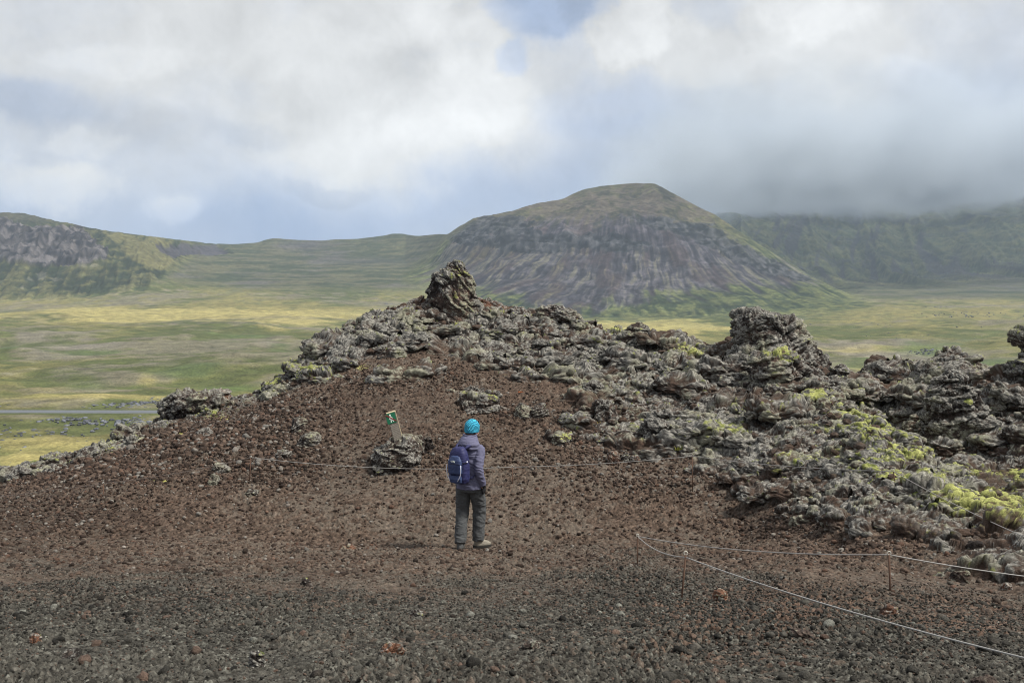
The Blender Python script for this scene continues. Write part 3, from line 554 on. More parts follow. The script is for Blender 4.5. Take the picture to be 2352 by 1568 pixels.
rock_obj('lava_pillar', 'narrow wind worn lava pillar with a bulging head at the right edge', 17.0,
  [(758,2340,2372),(766,2326,2378),(780,2324,2380),(792,2330,2380),(802,2344,2378),(815,2340,2384),(826,2334,2392),(838,2326,2400),(860,2300,2420)], .8, 170, 150, 12, .6, .2, .1, .6)
rock_obj('lava_slab', 'leaning grey lava slab rising in the hollow of the back wall', 16.3,
  [(845,2168,2190),(860,2155,2212),(890,2140,2232),(930,2128,2256),(970,2122,2278),(1010,2122,2300),(1045,2135,2308),(1075,2160,2300),(1100,2170,2290)], .6, 300, 230, 13, .75, 0, .1, .85, mossf=mf([(2225,925,14,8,1.)]))
rock_obj('lava_crag', 'dark flat topped crag on the back wall right of the dip', 19.4, [(826,2070,2092),(833,2010,2100),(842,1986,2116),(860,1975,2150),(890,1965,2170),(930,1960,2190)], .5, 220, 110, 14, .5, 0, .2, .55)
rock_obj('lava_crag', 'peaked grey crag breaking the back wall skyline above the leaning slab', 18.6, [(814,2168,2182),(822,2152,2198),(835,2128,2216),(852,2112,2240),(880,2100,2270),(920,2090,2290)], .6, 200, 90, 15, .7, 0, .3, .6)
def boulder(px, py, wpx, hpx, name, label, seed, lich_=.6, red_=.1, moss=None, amp=.55, sc=None, D=None, su=110, sv=80, cat='rock', depth=.85):
    """px, py = foot of the stone in the photograph"""
    p = ray(px, py); D = D or p.y; h = hpx; w_ = wpx/2; lich_ = lich_*.72 if py < 1200 else lich_; g = np.random.default_rng(seed); j = lambda: (g.random()-.5)*.22*w_
    rows = [(py-h, px-.35*w_+j(), px+.3*w_+j()), (py-h*.86, px-.7*w_+j(), px+.62*w_+j()), (py-h*.6, px-.95*w_+j(), px+.92*w_+j()), (py-h*.25, px-w_, px+w_), (py+h*.05, px-.98*w_, px+w_), (py+h*.35, px-.95*w_, px+.95*w_), (py+h*.8, px-.9*w_, px+.9*w_)]
    scl = sc if sc else max(.12, min(1., wpx/F*D/.9))
    m_ = None if moss is None else mf(moss)
    return rock_obj(name, label, D, rows, depth, su, sv, seed, lich_, 0., red_, amp, mossf=m_, scale=scl, cat=cat, facets=12)
rock_obj('lava_boulder', 'pale lichen crusted lava boulder under the leaning sign post', 15.75, [(1001,905,940),(1008,893,955),(1020,878,962),(1036,864,968),(1052,852,965),(1066,848,955),(1085,846,950)], .9, 220, 150, 21, .5, 0, .15, .7, scale=.7, facets=5, an=(.9, 1., 1.2), mossf=mf([(890,1060,30,14,.5)]))
boulder(970, 1030, 60, 34, 'lava_boulder', 'dark lava boulder just right of the sign post', 22, .4, .1)
boulder(1095, 935, 96, 34, 'lava_boulder', 'grey mossy lava boulder on the open slope above the hiker', 23, .55, 0, [(1128,912,10,9,1.4),(1068,905,14,5,1.)], su=160, sv=100)
boulder(1200, 956, 48, 30, 'lava_boulder', 'dark lava boulder, left one of the pair above and right of the hiker', 24, .45, 0)
boulder(1240, 956, 42, 30, 'lava_boulder', 'dark lava boulder, right one of the pair above and right of the hiker', 25, .3, .2)
boulder(1362, 903, 56, 28, 'lava_boulder', 'rounded bluish grey boulder at the edge of the crest lava', 26, .7, 0)
boulder(1388, 962, 76, 58, 'lava_boulder', 'tall grey boulder with a rusty right side over a dark hollow', 27, .55, .35, su=150, sv=110)
boulder(1430, 1012, 118, 26, 'lava_slab', 'long low dark lava slab between slope and lichen lava', 28, .3, .1, depth=.4)
boulder(1532, 1008, 110, 58, 'lava_boulder', 'broad lichen crusted lava mound below the crest lava', 29, .9, 0, [(1560,955,18,5,.9)], su=180, sv=110)
boulder(1292, 1014, 52, 22, 'lava_boulder', 'low lichen boulder with a bright green moss cushion', 30, .75, 0, [(1298,1004,13,8,1.5)])
boulder(1410, 1062, 32, 26, 'lava_stone', 'round reddish stone, left one of three in a row above the far rope', 31, .2, .5)
boulder(1437, 1058, 26, 22, 'lava_stone', 'dark stone, middle one of three in a row above the far rope', 32, .1, .2)
boulder(1460, 1062, 28, 18, 'lava_stone', 'mauve grey stone, right one of three in a row above the far rope', 33, .35, .4)
boulder(508, 1082, 44, 22, 'lava_stone', 'pale whitish lava stone under the far rope near its kink', 34, 1.1, 0)
boulder(492, 1112, 26, 24, 'lava_stone', 'pale grey upright stone on the slope below the rope kink', 35, 1.05, 0)
boulder(468, 1003, 44, 20, 'lava_stone', 'blue grey lava stone below the black left outcrop', 36, .8, 0)
boulder(690, 985, 44, 26, 'lava_stone', 'dark angular stone on the upper left slope', 37, .3, 0)
boulder(712, 1018, 50, 28, 'lava_stone', 'grey lichen stone with reddish stones beside it', 38, .65, .2)
boulder(645, 1052, 44, 20, 'lava_stone', 'flat pale stone just above the left span of the far rope', 39, .8, 0)
boulder(575, 1136, 32, 14, 'lava_stone', 'dark stone at the foot of the rope post by the rope kink', 40, .45, 0)
boulder(40, 1098, 70, 34, 'lava_boulder', 'grey lichen boulder on the left rim of the mound', 41, .95, 0)
boulder(205, 1052, 66, 26, 'lava_boulder', 'white crusted boulder on the left rim above the meadow', 42, 1.0, 0)
boulder(704, 1342, 26, 20, 'scoria_stone', 'lone black scoria stone on brown ground left of the hiker', 43, -.4, 0)
boulder(902, 1500, 52, 26, 'scoria_stone', 'orange brown scoria stone in the near grey gravel', 44, .2, .75)
boulder(83, 1476, 24, 22, 'scoria_stone', 'rusty red scoria stone in the gravel near the left edge', 45, 0, .7)
boulder(592, 1524, 34, 32, 'scoria_stone', 'olive grey upright stone in the near gravel', 46, .5, 0, [(592,1500,20,16,.35)])
boulder(1220, 1486, 40, 20, 'scoria_stone', 'slate blue stone in the near gravel right of the orange one', 47, .3, 0)
boulder(957, 1414, 30, 16, 'scoria_stone', 'flat black stone on the border of brown and grey gravel', 48, -.3, 0)
boulder(170, 1516, 56, 26, 'scoria_stone', 'dark lumpy clinker in the lower left gravel', 49, -.1, 0)
boulder(800, 1262, 40, 14, 'scoria_stone', 'low brown clinker lump left of the hiker feet', 50, 0, .5)
boulder(2205, 1334, 42, 30, 'lava_stone', 'dark knobbly stone beyond the near rope on the right', 51, -.1, .2)
boulder(2313, 1352, 26, 14, 'lava_stone', 'smooth pinkish tan stone beyond the near rope at right', 52, .55, .6)
boulder(1845, 1556-90, 56, 26, 'scoria_stone', 'large black clinker near the long sagging rope', 53, -.3, 0)
boulder(2040, 1412, 44, 24, 'scoria_stone', 'rust brown clinker in the coarse gravel under the near rope', 54, 0, .5)
boulder(1655, 1375, 36, 22, 'scoria_stone', 'dark red clinker beside the leaning rope post', 55, 0, .6)
boulder(2262, 1580, 60, 26, 'scoria_stone', 'flat charcoal clinker by the lower right corner', 56, -.2, 0)
# ---------------------------------------------------------------- valley and mountains
SKY = np.array([(-500,470),(-200,478),(0,487),(60,489),(130,506),(180,517),(250,530),(320,539),(400,548),(470,557),(540,560),(590,557),(612,549),(630,546),(680,550),(740,552),(770,549),(820,548),(850,544),(885,540),(900,536),(925,536),(960,540),(1010,535),(1030,537),
 (1045,526),(1060,518),(1090,500),(1110,497),(1150,490),(1180,484),(1240,466),(1290,457),(1340,436),(1380,426),(1450,422),(1495,421),(1515,427),(1560,452),(1600,474),(1640,490),(1660,505),(1700,530),(1760,570),(1830,612),(1900,652),(1950,674),(2100,679),(2352,674),(2900,670)])
skf = lambda x: np.interp(x, SKY[:, 0], SKY[:, 1])
BGC = {
 -500: [(800,762),(1200,716),(1450,695),(1560,640),(1640,580),(1700,515),(1820,0)],
 0:    [(800,762),(1200,716),(1450,691),(1560,640),(1640,590),(1690,530),(1820,0)],
 200:  [(800,762),(1200,716),(1450,681),(1560,635),(1640,590),(1710,550),(1860,0)],
 330:  [(800,762),(1200,714),(1480,664),(1580,625),(1660,590),(1760,562),(1900,0)],
 430:  [(800,762),(1200,712),(1500,672),(1650,640),(1800,605),(1920,580),(2050,0)],
 540:  [(800,762),(1200,713),(1500,675),(1700,648),(1900,612),(2030,585),(2200,0)],
 700:  [(800,762),(1200,716),(1500,680),(1700,650),(1900,618),(2080,590),(2300,0)],
 930:  [(800,762),(1150,722),(1400,697),(1600,665),(1800,632),(2000,600),(2300,0)],
 1030: [(800,762),(1150,725),(1400,705),(1600,665),(1740,625),(1810,585),(1950,0)],
 1150: [(800,765),(1150,738),(1380,716),(1620,640),(1760,585),(1800,535),(1950,0)],
 1300: [(800,768),(1150,742),(1380,728),(1620,640),(1740,585),(1785,540),(2020,0)],
 1450: [(800,768),(1150,745),(1380,730),(1600,650),(1720,585),(1775,525),(2070,0)],
 1600: [(800,768),(1150,742),(1370,726),(1570,655),(1690,595),(1770,545),(1960,0)],
 1700: [(800,768),(1150,740),(1370,720),(1540,665),(1650,620),(1740,575),(1840,0)],
 1830: [(800,768),(1150,738),(1350,718),(1500,690),(1600,665),(1690,632),(1760,0)],
 1930: [(800,768),(1150,736),(1320,716),(1420,705),(1500,697),(1580,687),(1640,0)],
 2100: [(800,768),(1100,735),(1300,713),(1400,704),(1500,695),(1600,687),(1700,0)],
 2900: [(800,768),(1100,735),(1300,711),(1400,702),(1500,692),(1600,683),(1700,0)]}
Db, Yb = col_table(BGC, XS); Yb[-1] = skf(XS); Zb_ = (HY-Yb)/F*Db; Zk = Zb_[-1]; Dk = Db[-1]
def far_y(x, kx, ky): return np.interp(x, kx, ky)
B1 = (HY-far_y(XS, [1500,1620,1700,1830,1930,2100,2352,2900], [640,590,580,610,630,640,612,590]))/F*2400
B2 = (HY-far_y(XS, [1500,1620,1700,1830,1930,2100,2352,2900], [640,520,515,540,562,572,500,480]))/F*2850
B3 = (HY-far_y(XS, [1500,1580,1700,1830,1930,2100,2352,2900], [640,520,490,475,470,466,442,440]))/F*3500
hid = sst(XS, 1540, 1640); opn = sst(XS, 1900, 2010); B1 = lerp(Zk-90, B1, hid); B2 = lerp(Zk-130, B2, hid); B3 = lerp(Zk-170, B3, hid)
Db = np.vstack([0*XS+70, 0*XS+308, Db, Dk+60, Dk+150, 0*XS+2400, 0*XS+2850, 0*XS+3500, 0*XS+7000])
Zb2 = np.vstack([0*XS-40, 0*XS-40, Zb_, lerp(lerp(Zk-4, Zk-12, hid), Zk+1.5, opn), lerp(lerp(Zk-30, np.minimum(Zk-22, B1), hid), Zk+5, opn), B1, B2, B3, B3*.6])
DGB = np.concatenate([np.arange(70, 1300, 10.), np.arange(1300, 2420, 6.), np.arange(2420, 3600, 20.), np.arange(3600, 7001, 200.)])
TB = build_table(Db, Zb2, DGB); TB = gauss(TB, .9, 0); TB = gauss(TB, 1.0, 1)
def land_z(X, Y): return samp(TB, XS, DGB, CX+F*X/Y, Y)
Yr2 = np.concatenate([np.arange(80, 215, 9.), np.geomspace(215, 600, 190), np.geomspace(602, 1350, 150), np.arange(1353, 2110, 2.6), np.arange(2112, 3620, 11.)])
NB = 1350; s2_ = np.linspace(-1, 1, NB); s2_ = s2_*(.82+.18*s2_**4)
Xb = s2_[None]*Yr2[:, None]*.70; Yb2 = np.repeat(Yr2[:, None], NB, 1)
Zb3 = land_z(Xb.ravel(), Yb2.ravel()); PB = np.stack([Xb.ravel(), Yb2.ravel(), Zb3], 1)
NBm = grid_normals(PB.reshape(len(Yr2), NB, 3)).reshape(-1, 3)
bx = CX+F*PB[:, 0]/PB[:, 1]; by = HY-F*PB[:, 2]/PB[:, 1]; D_ = PB[:, 1]
PH = PB*np.array([1, 1, .0]); 
q1 = fbm(PH*[1, .45, 1], 260, 4, 201); q2 = fbm(PH*[1, .4, 1], 60, 5, 202); q3 = fbm(PH, 14, 4, 203); q4 = vn(PH, 5, 204)
hill = sst(NBm[:, 2]*-1+1, .02, .12)     # steepness
hill = np.maximum(hill, sst(D_, 1500, 1700))
flat = 1-hill
# angle around the mountain top drives the down-slope streaks
mx0, my0 = (1450-CX)/F*2070, 2070.; th = np.arctan2(PB[:, 0]-mx0, my0-PB[:, 1]+120); rr = np.hypot(PB[:, 0]-mx0, my0-PB[:, 1])
th = th+(fbm(PH, 90, 3, 209)-.5)*.05
SP = np.stack([th*22, rr/95., 0*th], 1); st1 = fbm(SP, 1., 4, 205); SP2 = np.stack([th*75, rr/60., 0*th], 1); st2 = fbm(SP2, 1., 3, 206)
SP3 = np.stack([PB[:, 0]/9+PB[:, 1]/30, PB[:, 1]/80., 0*th], 1); st3 = fbm(SP3, 1., 4, 207); st4 = fbm(np.stack([th*190, rr/45., 0*th], 1), 1., 3, 208)
onM = poly_mask(bx, by, [(930,640),(1000,580),(1030,540),(1100,485),(1300,440),(1450,410),(1520,410),(1660,495),(1850,620),(2000,700),(1700,735),(1200,735)], 22)*(D_ < Dk[0]*0+2110)
onL = poly_mask(bx, by, [(-600,700),(-600,450),(0,470),(400,545),(470,565),(400,620),(330,662),(150,684)], 14)*(D_ < 2100)
onR = sst(D_, 1900, 2300)*sst(bx, 1600, 1660)
# albedo, with sun patches and cloud shadow worked into it
cgrass = cm((.090, .105, .034), (.235, .205, .075), sst(q1*.3+q2*.4+q3*.3, .38, .60))
cgrass = cm(cgrass, (.070, .100, .035), sst(q2*.5+q3*.5, .55, .68)*.6)
cgrass = cm(cgrass, (.185, .165, .125), sst(fbm(PH, (120, 200, 1), 5, 211)*.6+q3*.4, .52, .66)*.7*flat)     # pale heath
HEATH = [(100,790,180,22,.8),(420,838,60,16,.8),(560,745,330,18,.8),(600,790,60,10,.6),(430,850,90,14,.7),(1020,770,10,10,0),(2050,800,250,30,.6),(150,775,120,12,.7),(1950,790,200,30,.6),(2250,770,160,12,.6),(70,780,60,6,1.),(250,905,120,10,.5),(380,845,90,12,.9)]
SUN_YEL = [(420,722,420,14,1.3),(600,742,260,8,1.2),(300,735,300,6,1.),(1540,755,170,16,1.6),(1400,745,90,8,1.3),(300,912,340,14,1.1),(340,880,40,20,.7),(560,905,60,14,.9),(2000,845,70,18,.9),(100,885,120,14,.6),(1980,855,80,8,.8),(150,1020,260,60,.9),(60,1060,120,30,1.),(620,760,160,10,.6),(1850,735,120,4,.8),(1990,800,300,5,.5),(90,855,60,5,.6)]  # straw grass, and valley sun patches put into its colour as yellow
GRN = [(420,858,130,16,.9),(520,888,110,16,1.),(200,880,100,14,.8),(120,850,100,12,.5),(30,795,50,9,1.2),(200,805,120,5,.7),(1980,835,100,14,.8),(2150,800,130,12,.6),(1700,770,80,8,.5),(560,775,150,7,.9),(2250,830,120,14,.6),(650,800,60,10,.7)]
nz2 = (q2-.5)*1.3+(q3-.5)*.8
cgrass = cm(cgrass, (.20, .18, .145), sst(spots(bx, by, HEATH)+nz2-.35, 0, .5)*.8*flat)
cgrass = cm(cgrass, (.36, .31, .115), sst(spots(bx, by, SUN_YEL)+nz2-.35, 0, .6)*.85*flat)
cgrass = cm(cgrass, (.085, .125, .038), sst(spots(bx, by, GRN)+nz2-.35, 0, .5)*.8*flat)
# central slope: horizontal banding of tussocks
band = fbm(np.stack([PB[:, 0]/60, PB[:, 2]/2.6, 0*th], 1), 1., 4, 215)
cs = cm((.060, .078, .040), (.145, .142, .078), sst(band*.7+q3*.3, .38, .62)); cs = cm(cs, (.12, .115, .12), sst(q2*.5+band*.5, .53, .66)*.6)
cs = cm(cs, (.10, .095, .11), spots(bx, by, [(700,565,60,12,.9),(820,720,10,10,0),(820,600,120,10,.5)])*.8)
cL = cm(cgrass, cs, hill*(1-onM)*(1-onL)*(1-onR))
# big mountain
scree = poly_mask(bx+(st1-.5)*170, by+(st2-.5)*60, [(970,650),(1010,570),(1060,520),(1500,505),(1640,560),(1900,640),(1760,655),(1650,665),(1540,672),(1450,690),(1340,715),(1270,712),(1200,690),(1110,660)], 14)
tong = spots(bx+(st2-.5)*20, by, [(1305,690,16,40,1.),(1330,665,60,60,.8),(1420,660,50,40,.5),(1560,640,60,30,.8),(1660,640,40,40,.6)])
scree = np.maximum(scree, sst(tong+(st2-.5)*.5, .4, .6))
cmn = cm((.050, .082, .030), (.15, .17, .060), sst(st2*.35+st4*.3+q3*.35, .4, .62))
upper = sst(by, 600, 470); cmn = cm(cmn, cm((.085, .075, .05), (.20, .185, .07), sst(q2*.5+q3*.3+st1*.2, .42, .62)), upper*.85)
csc = cm((.050, .044, .066), (.135, .122, .152), sst(st2*.3+st4*.4+q3*.3, .35, .65)); csc = cm(csc, (.095, .058, .066), sst(st1, .5, .66)*.6)
yst = sst(st2*.3+st4*.45+q2*.25+sst(bx, 1350, 1050)*.10-.03, .50, .60)*sst(by, 520, 600)
csc = cm(csc, (.19, .18, .075), yst*.4)
cmn = cm(cmn, csc, scree*.92)
purp = sst(q2*.5+q3*.5+spots(bx, by, [(1450,475,120,40,.12),(1380,500,200,30,.12)]), .52, .62); cmn = cm(cmn, (.13, .10, .095), purp*upper*.7)
cliffb = np.maximum(poly_mask(bx+(q3-.5)*60, by+(q2-.5)*34, [(1010,560),(1040,525),(1130,500),(1210,508),(1230,530),(1330,545),(1450,540),(1500,560),(1480,585),(1350,580),(1200,588),(1080,575)], 9),
  poly_mask(bx+(q3-.5)*50, by+(q2-.5)*30, [(1430,500),(1530,505),(1620,520),(1700,560),(1800,612),(1880,650),(1830,655),(1740,625),(1660,590),(1580,545),(1500,525)], 9))
clz = fbm(np.stack([PB[:, 0]/26+PB[:, 2]/30, PB[:, 1]/40, PB[:, 2]/4.5], 1), 1., 5, 220)
cliffb = sst(cliffb*.8+(clz-.5)*1.1, .42, .6)*onM
cmn = cm(cmn, cm((.030, .036, .044), (.110, .114, .124), sst(fbm(PB, (9, 9, 6), 3, 221), .38, .68)), cliffb*.85)
cL = cm(cL, cmn, onM)
# left plateau
cll = cm((.052, .075, .034), (.14, .14, .058), sst(st3*.45+q3*.55, .4, .62))
lcl = poly_mask(bx+(q3-.5)*36, by+(q2-.5)*26, [(-600,590),(-600,510),(20,512),(60,530),(110,525),(190,530),(235,570),(250,598),(205,612),(100,608),(0,600)], 7)
lcl = sst(lcl*.9+(fbm(PB, (22, 22, 12), 4, 230)-.5)*1.2, .38, .58)
cll = cm(cll, cm((.060, .054, .068), (.165, .148, .155), sst(fbm(PB, (10, 10, 8), 4, 231), .36, .64)), lcl*.9)
topm = sst(by, 520, 500); cll = cm(cll, (.12, .115, .09), topm*.6)
cll = cm(cll, (.30, .27, .25), sst(spots(bx, by, [(95,630,16,14,1.),(70,640,14,8,.9),(130,640,16,5,1.),(190,612,12,4,1.1),(215,612,12,4,1.),(50,660,8,6,.9)])+(q3-.5)*.8, .45, .7)*.3)
cll = cm(cll, (.19, .175, .070), sst(poly_mask(bx, by, [(240,535),(400,550),(380,580),(400,600),(370,625),(300,600)], 12)+(st3-.5)*1.4, .4, .8)*.8)
cL = cm(cL, cll, onL)
cwm = poly_mask(bx+(q3-.5)*24, by+(q3-.5)*12, [(350,556),(420,557),(500,562),(530,578),(500,584),(440,580),(400,590),(370,575)], 4)*(D_ < 2300)
cL = cm(cL, (.085, .078, .105), sst(cwm+(st3-.5)*.7, .4, .7)*.85)
# right mountain
crr = cm((.060, .085, .038), (.165, .170, .070), sst(st3*.5+q3*.5, .38, .64)); crr = cm(crr, (.06, .058, .07), sst(fbm(np.stack([PB[:, 0]/28-PB[:, 2]/16, PB[:, 2]/90, 0*th], 1), 1., 4, 240), .54, .66)*.8)
crr = cm(crr, (.075, .08, .085), sst(fbm(PB, (70, 70, 25), 4, 241)-sst(by, 500, 640)*.1, .56, .64)*.6)
cL = cm(cL, crr, onR)
GUL = [(420,595,3.5)]
gul = np.zeros(len(PB), f32)
for pts in ([(855,600),(822,640),(815,690),(850,720)],): pass
q5 = vn(PH, (5, 3, 1), 261); q6 = vn(PH, (26, 9, 1), 262); tx = .5+1.0*(q4*.3+q5*.4+q6*.3); cL = cL*tx[:, None]; cL = cL*(1-.40*np.clip(np.maximum(np.maximum(onM, onL), np.maximum(onR*.8, hill*.75)), 0, 1))[:, None]*.88; gl = cL.mean(1, keepdims=True); cL = gl+(cL-gl)*.97; mref = .055; mtn = np.maximum(onM, onL)[:, None]; cL = cL*(1-mtn+mtn*np.power(np.maximum(cL.mean(1, keepdims=True), .004)/mref, .65)); cL = cL*(1-.06*flat[:, None]*(1-mtn)); cL = cL*(1+.05*onR[:, None])  # hummock shadows as noise bands, cloud shadow on mountains, both in the colour
# relief
dz = flat*((fbm(PH, 120, 3, 250)-.5)*15*sst(D_, 330, 480)*sst(D_, 1500, 1000)+(fbm(PH, 22, 3, 251)-.5)*3.2*sst(D_, 315, 345)+(q3-.5)*1.8*(1-np.exp(-((D_-308)/9)**2)))
dz += hill*(fbm(PH, 40, 3, 252)-.5)*4
dz += onM*sst(by, 500, 590)*((st1-.5)*9*sst(rr, 60, 220)+(st2-.5)*3)+onM*cliffb*((clz-.5)*20)+onM*(fbm(PB, (60, 60, 30), 4, 262, ridged=True)-.5)*20*sst(by, 650, 560)
dz += onL*((st3-.5)*12+lcl*(fbm(PB, (26, 26, 14), 4, 233, ridged=True)-.5)*26)
dz += onR*((fbm(np.stack([PB[:, 0]/70-PB[:, 2]/60, PB[:, 2]/260, 0*th], 1), 1., 4, 253, ridged=True)-.5)*52+(st3-.5)*16)
dz -= cwm*14
dz *= 1-.7*np.exp(-((np.interp(bx, XS, Dk)-D_)/70)**2)
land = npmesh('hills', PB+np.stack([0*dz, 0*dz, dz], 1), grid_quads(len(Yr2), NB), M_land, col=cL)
tag(land, 'grassy moor valley running up to mossy mountains and scree slopes', 'hills', kind='structure')
# ---------------------------------------------------------------- road across the valley
M_road = mat_plain('asphalt', (.12, .13, .145), .8, .2, .1, .4)
rx = np.linspace(-290, 140, 120); ry = 308-(rx+150)*.012; zc = -39.7+0*rx
prof = [(-3.2, -.8), (-1.9, 0), (1.9, .0), (3.2, -.8)]
Vr = np.array([[x, y+a, z+b] for x, y, z in zip(rx, ry, zc) for a, b in prof])
ql = []
for i in range(len(rx)-1):
    for k in range(3): a = i*4+k; ql.append((a, a+4, a+5, a+1))
tag(npmesh('road', Vr, ql, M_road), 'narrow grey asphalt road crossing the valley floor', 'road', kind='structure')
# valley lava rocks
def valley_rocks(name, label, spots_, seed, smin, smax):
    g = np.random.default_rng(seed); vs, f = stone_variants(2, 10, seed); VV = []; FF = []; CC = []; off = 0
    for (cx, cy, rx_, ry_, n) in spots_:
        for _ in range(n):
            px = cx+g.normal()*rx_; py = cy+g.normal()*ry_
            Dd = np.arange(215, 1400, 2.); hz = (HY-py)/F*Dd-land_z((px-CX)/F*Dd, Dd); k = np.nonzero(hz <= 0)[0]
            if not len(k): continue
            d = Dd[k[0]]
            if abs(d-308) < 9: continue
            s_ = (smin+(smax-smin)*g.random()**2)*(d/330)**.8; a = g.random()*6.28
            v = vs[g.integers(10)]*np.array([1.3, 1, .8])*s_*.62; v = v@np.array([[math.cos(a), math.sin(a), 0], [-math.sin(a), math.cos(a), 0], [0, 0, 1]])
            VV.append(v+np.array([(px-CX)/F*d, d, float(land_z(np.array([(px-CX)/F*d]), np.array([d]))[0])-.05*s_])); FF.append(f+off); off += len(v)
            CC.append(np.repeat(np.array([[.10, .105, .12]])*(.5+1.2*g.random()), len(v), 0))
    if VV: tag(npmesh(name, np.concatenate(VV), np.concatenate(FF), M_land, col=np.concatenate(CC), tris=True), label, 'rubble', kind='stuff')
valley_rocks('lava_rubble', 'scattered grey lava rubble in the moss beside the valley road', [(150,965,40,3,34),(250,972,70,4,60),(330,968,50,4,60),(60,1000,80,8,40),(200,930,200,4,120),(350,925,40,5,60),(90,1015,120,18,70),(420,945,60,10,40)], 61, .5, 1.5)
valley_rocks('lava_rubble', 'blue grey lava rubble strewn over the right side of the valley', [(2160,705,30,4,50),(2190,722,40,6,60),(2120,808,22,4,40),(2135,802,12,2,20),(2230,740,80,14,50),(2070,760,90,14,40),(2300,720,60,10,30)], 62, .25, .8)
valley_rocks('lava_rubble', 'blue grey lava rubble on the valley slope left of the pinnacle', [(900,690,20,8,20),(925,665,30,12,22),(880,655,30,10,12)], 63, .5, 1.1)
# ---------------------------------------------------------------- rope fences
M_rust = mat_plain('rusty_iron', (.095, .055, .038), .85, .3, .4, 120.)
M_rope = mat_plain('rope', (.33, .32, .31), .9, .1, .1, 300.); M_rope3 = mat_plain('worn_rope', (.27, .26, .25), .9, .1, .1, 300.); M_rope2 = mat_plain('dark_rope', (.13, .11, .10), .9, .1, .1, 300.)  # left spans of the far rope take the darker tone
M_cap = mat_plain('bare_metal', (.45, .43, .38), .5, .4, .1)
def tube(pts, rad, n=8, caps=True):
    """closed tube along points; rad scalar or list; returns verts, quads"""
    pts = [Vector(p) for p in pts]; m = len(pts); rad = rad if hasattr(rad, '__len__') else [rad]*m; V_ = []; Q_ = []
    for i, p in enumerate(pts):
        t = (pts[min(i+1, m-1)]-pts[max(i-1, 0)]).normalized()
        a = t.cross(Vector((0, 0, 1)) if abs(t.z) < .9 else Vector((0, 1, 0))).normalized() if i == 0 else (a-t*a.dot(t)).normalized()   # carried along, so rings never twist
        b = t.cross(a)
        for k in range(n):
            w_ = 2*math.pi*k/n; V_.append(p+(a*math.cos(w_)+b*math.sin(w_))*rad[i])
    for i in range(m-1):
        for k in range(n): Q_.append((i*n+k, i*n+(k+1) % n, (i+1)*n+(k+1) % n, (i+1)*n+k))
    if caps: Q_.append(tuple(range(n-1, -1, -1))); Q_.append(tuple((m-1)*n+k for k in range(n)))
    return V_, Q_
def pymesh(name, V_, Q_, mat, parent=None, smooth=True, loc=None):
    me = bpy.data.meshes.new(name); me.from_pydata([tuple(v) for v in V_], [], Q_); me.materials.append(mat)
    if smooth: me.polygons.foreach_set('use_smooth', np.ones(len(me.polygons), bool))
    me.update(); o = link(bpy.data.objects.new(name, me), parent)
    if loc is not None: o.location = loc
    return o
def fence(name, label, posts, spans, rope_r):
    root = empty(name, posts[0][0]); tag(root, label, 'rope fence')
    o0 = Vector(posts[0][0]); tops = []
    for i, (b, t) in enumerate(posts):
        b = Vector(b); t = Vector(t); ax = (t-b).normalized()
        V_, Q_ = tube([b-ax*.12-b, t-b], .0075, 8); po = pymesh('post', V_, Q_, M_rust, root, loc=b-o0)
        ring = [Vector((math.cos(a)*.013, 0, math.sin(a)*.013))+(t-b)+Vector((0, 0, .010)) for a in np.linspace(0, 6.283, 13)]
        V_, Q_ = tube(ring, .0045, 6); pymesh('eyelet', V_, Q_, M_cap, po)
    for (a, b, sag) in spans:
        a = Vector(a); b = Vector(b); pts = [a.lerp(b, t)-Vector((0, 0, sag*4*t*(1-t)))-o0 for t in np.linspace(0, 1, 40)]
        V_, Q_ = tube(pts, rope_r, 6); pymesh('rope', V_, Q_, M_rope2 if a.x < -5 and b.x < -3.5 else (M_rope3 if rope_r > .0044 else M_rope), root)
    return root
def post_px(bx_, by_, tx_, ty_, D=None):
    b = ray(bx_, by_) if D is None else at(bx_, by_, D); return (b, at(tx_, ty_, b.y))
pA = [post_px(-330, 1228, -332, 1175, 15.2), post_px(239, 1166, 237, 1110, 15.15), post_px(573, 1106, 576, 1050), post_px(1177, 1112, 1177, 1072), post_px(1591, 1130, 1590, 1047), post_px(2056, 1112, 2052, 1082, 12.6), post_px(2600, 1420, 2596, 1330, 8.2)]
tA = [p[1] for p in pA]
fence('rope_fence', 'far thin rope fence on rusty iron rods crossing behind the hiker', pA, [(tA[0], tA[1], .02), (tA[1], tA[2], .04), (tA[2], tA[3], .085), (tA[3], tA[4], .03), (tA[4], tA[5], .04), (tA[5], tA[6], .06)], .0046)
P1 = post_px(1464, 1295, 1464.5, 1231); P2 = post_px(1566, 1369, 1575, 1273); P3 = post_px(2045, 1362, 2042, 1273); P4 = post_px(2640, 1420, 2640, 1350, 7.4); P5 = (at(2650, 1705, 3.9), at(2650, 1580, 3.9))
fence('rope_fence', 'near rope fence on rusty rods forking over the gravel at right', [P1, P2, P3, P4, P5], [(P1[1], P3[1], .055), (P3[1], P4[1], .03), (P1[1], at(1575, 1279, P2[1].y), .05), (at(1575, 1279, P2[1].y), P5[1], .045)], .0042)
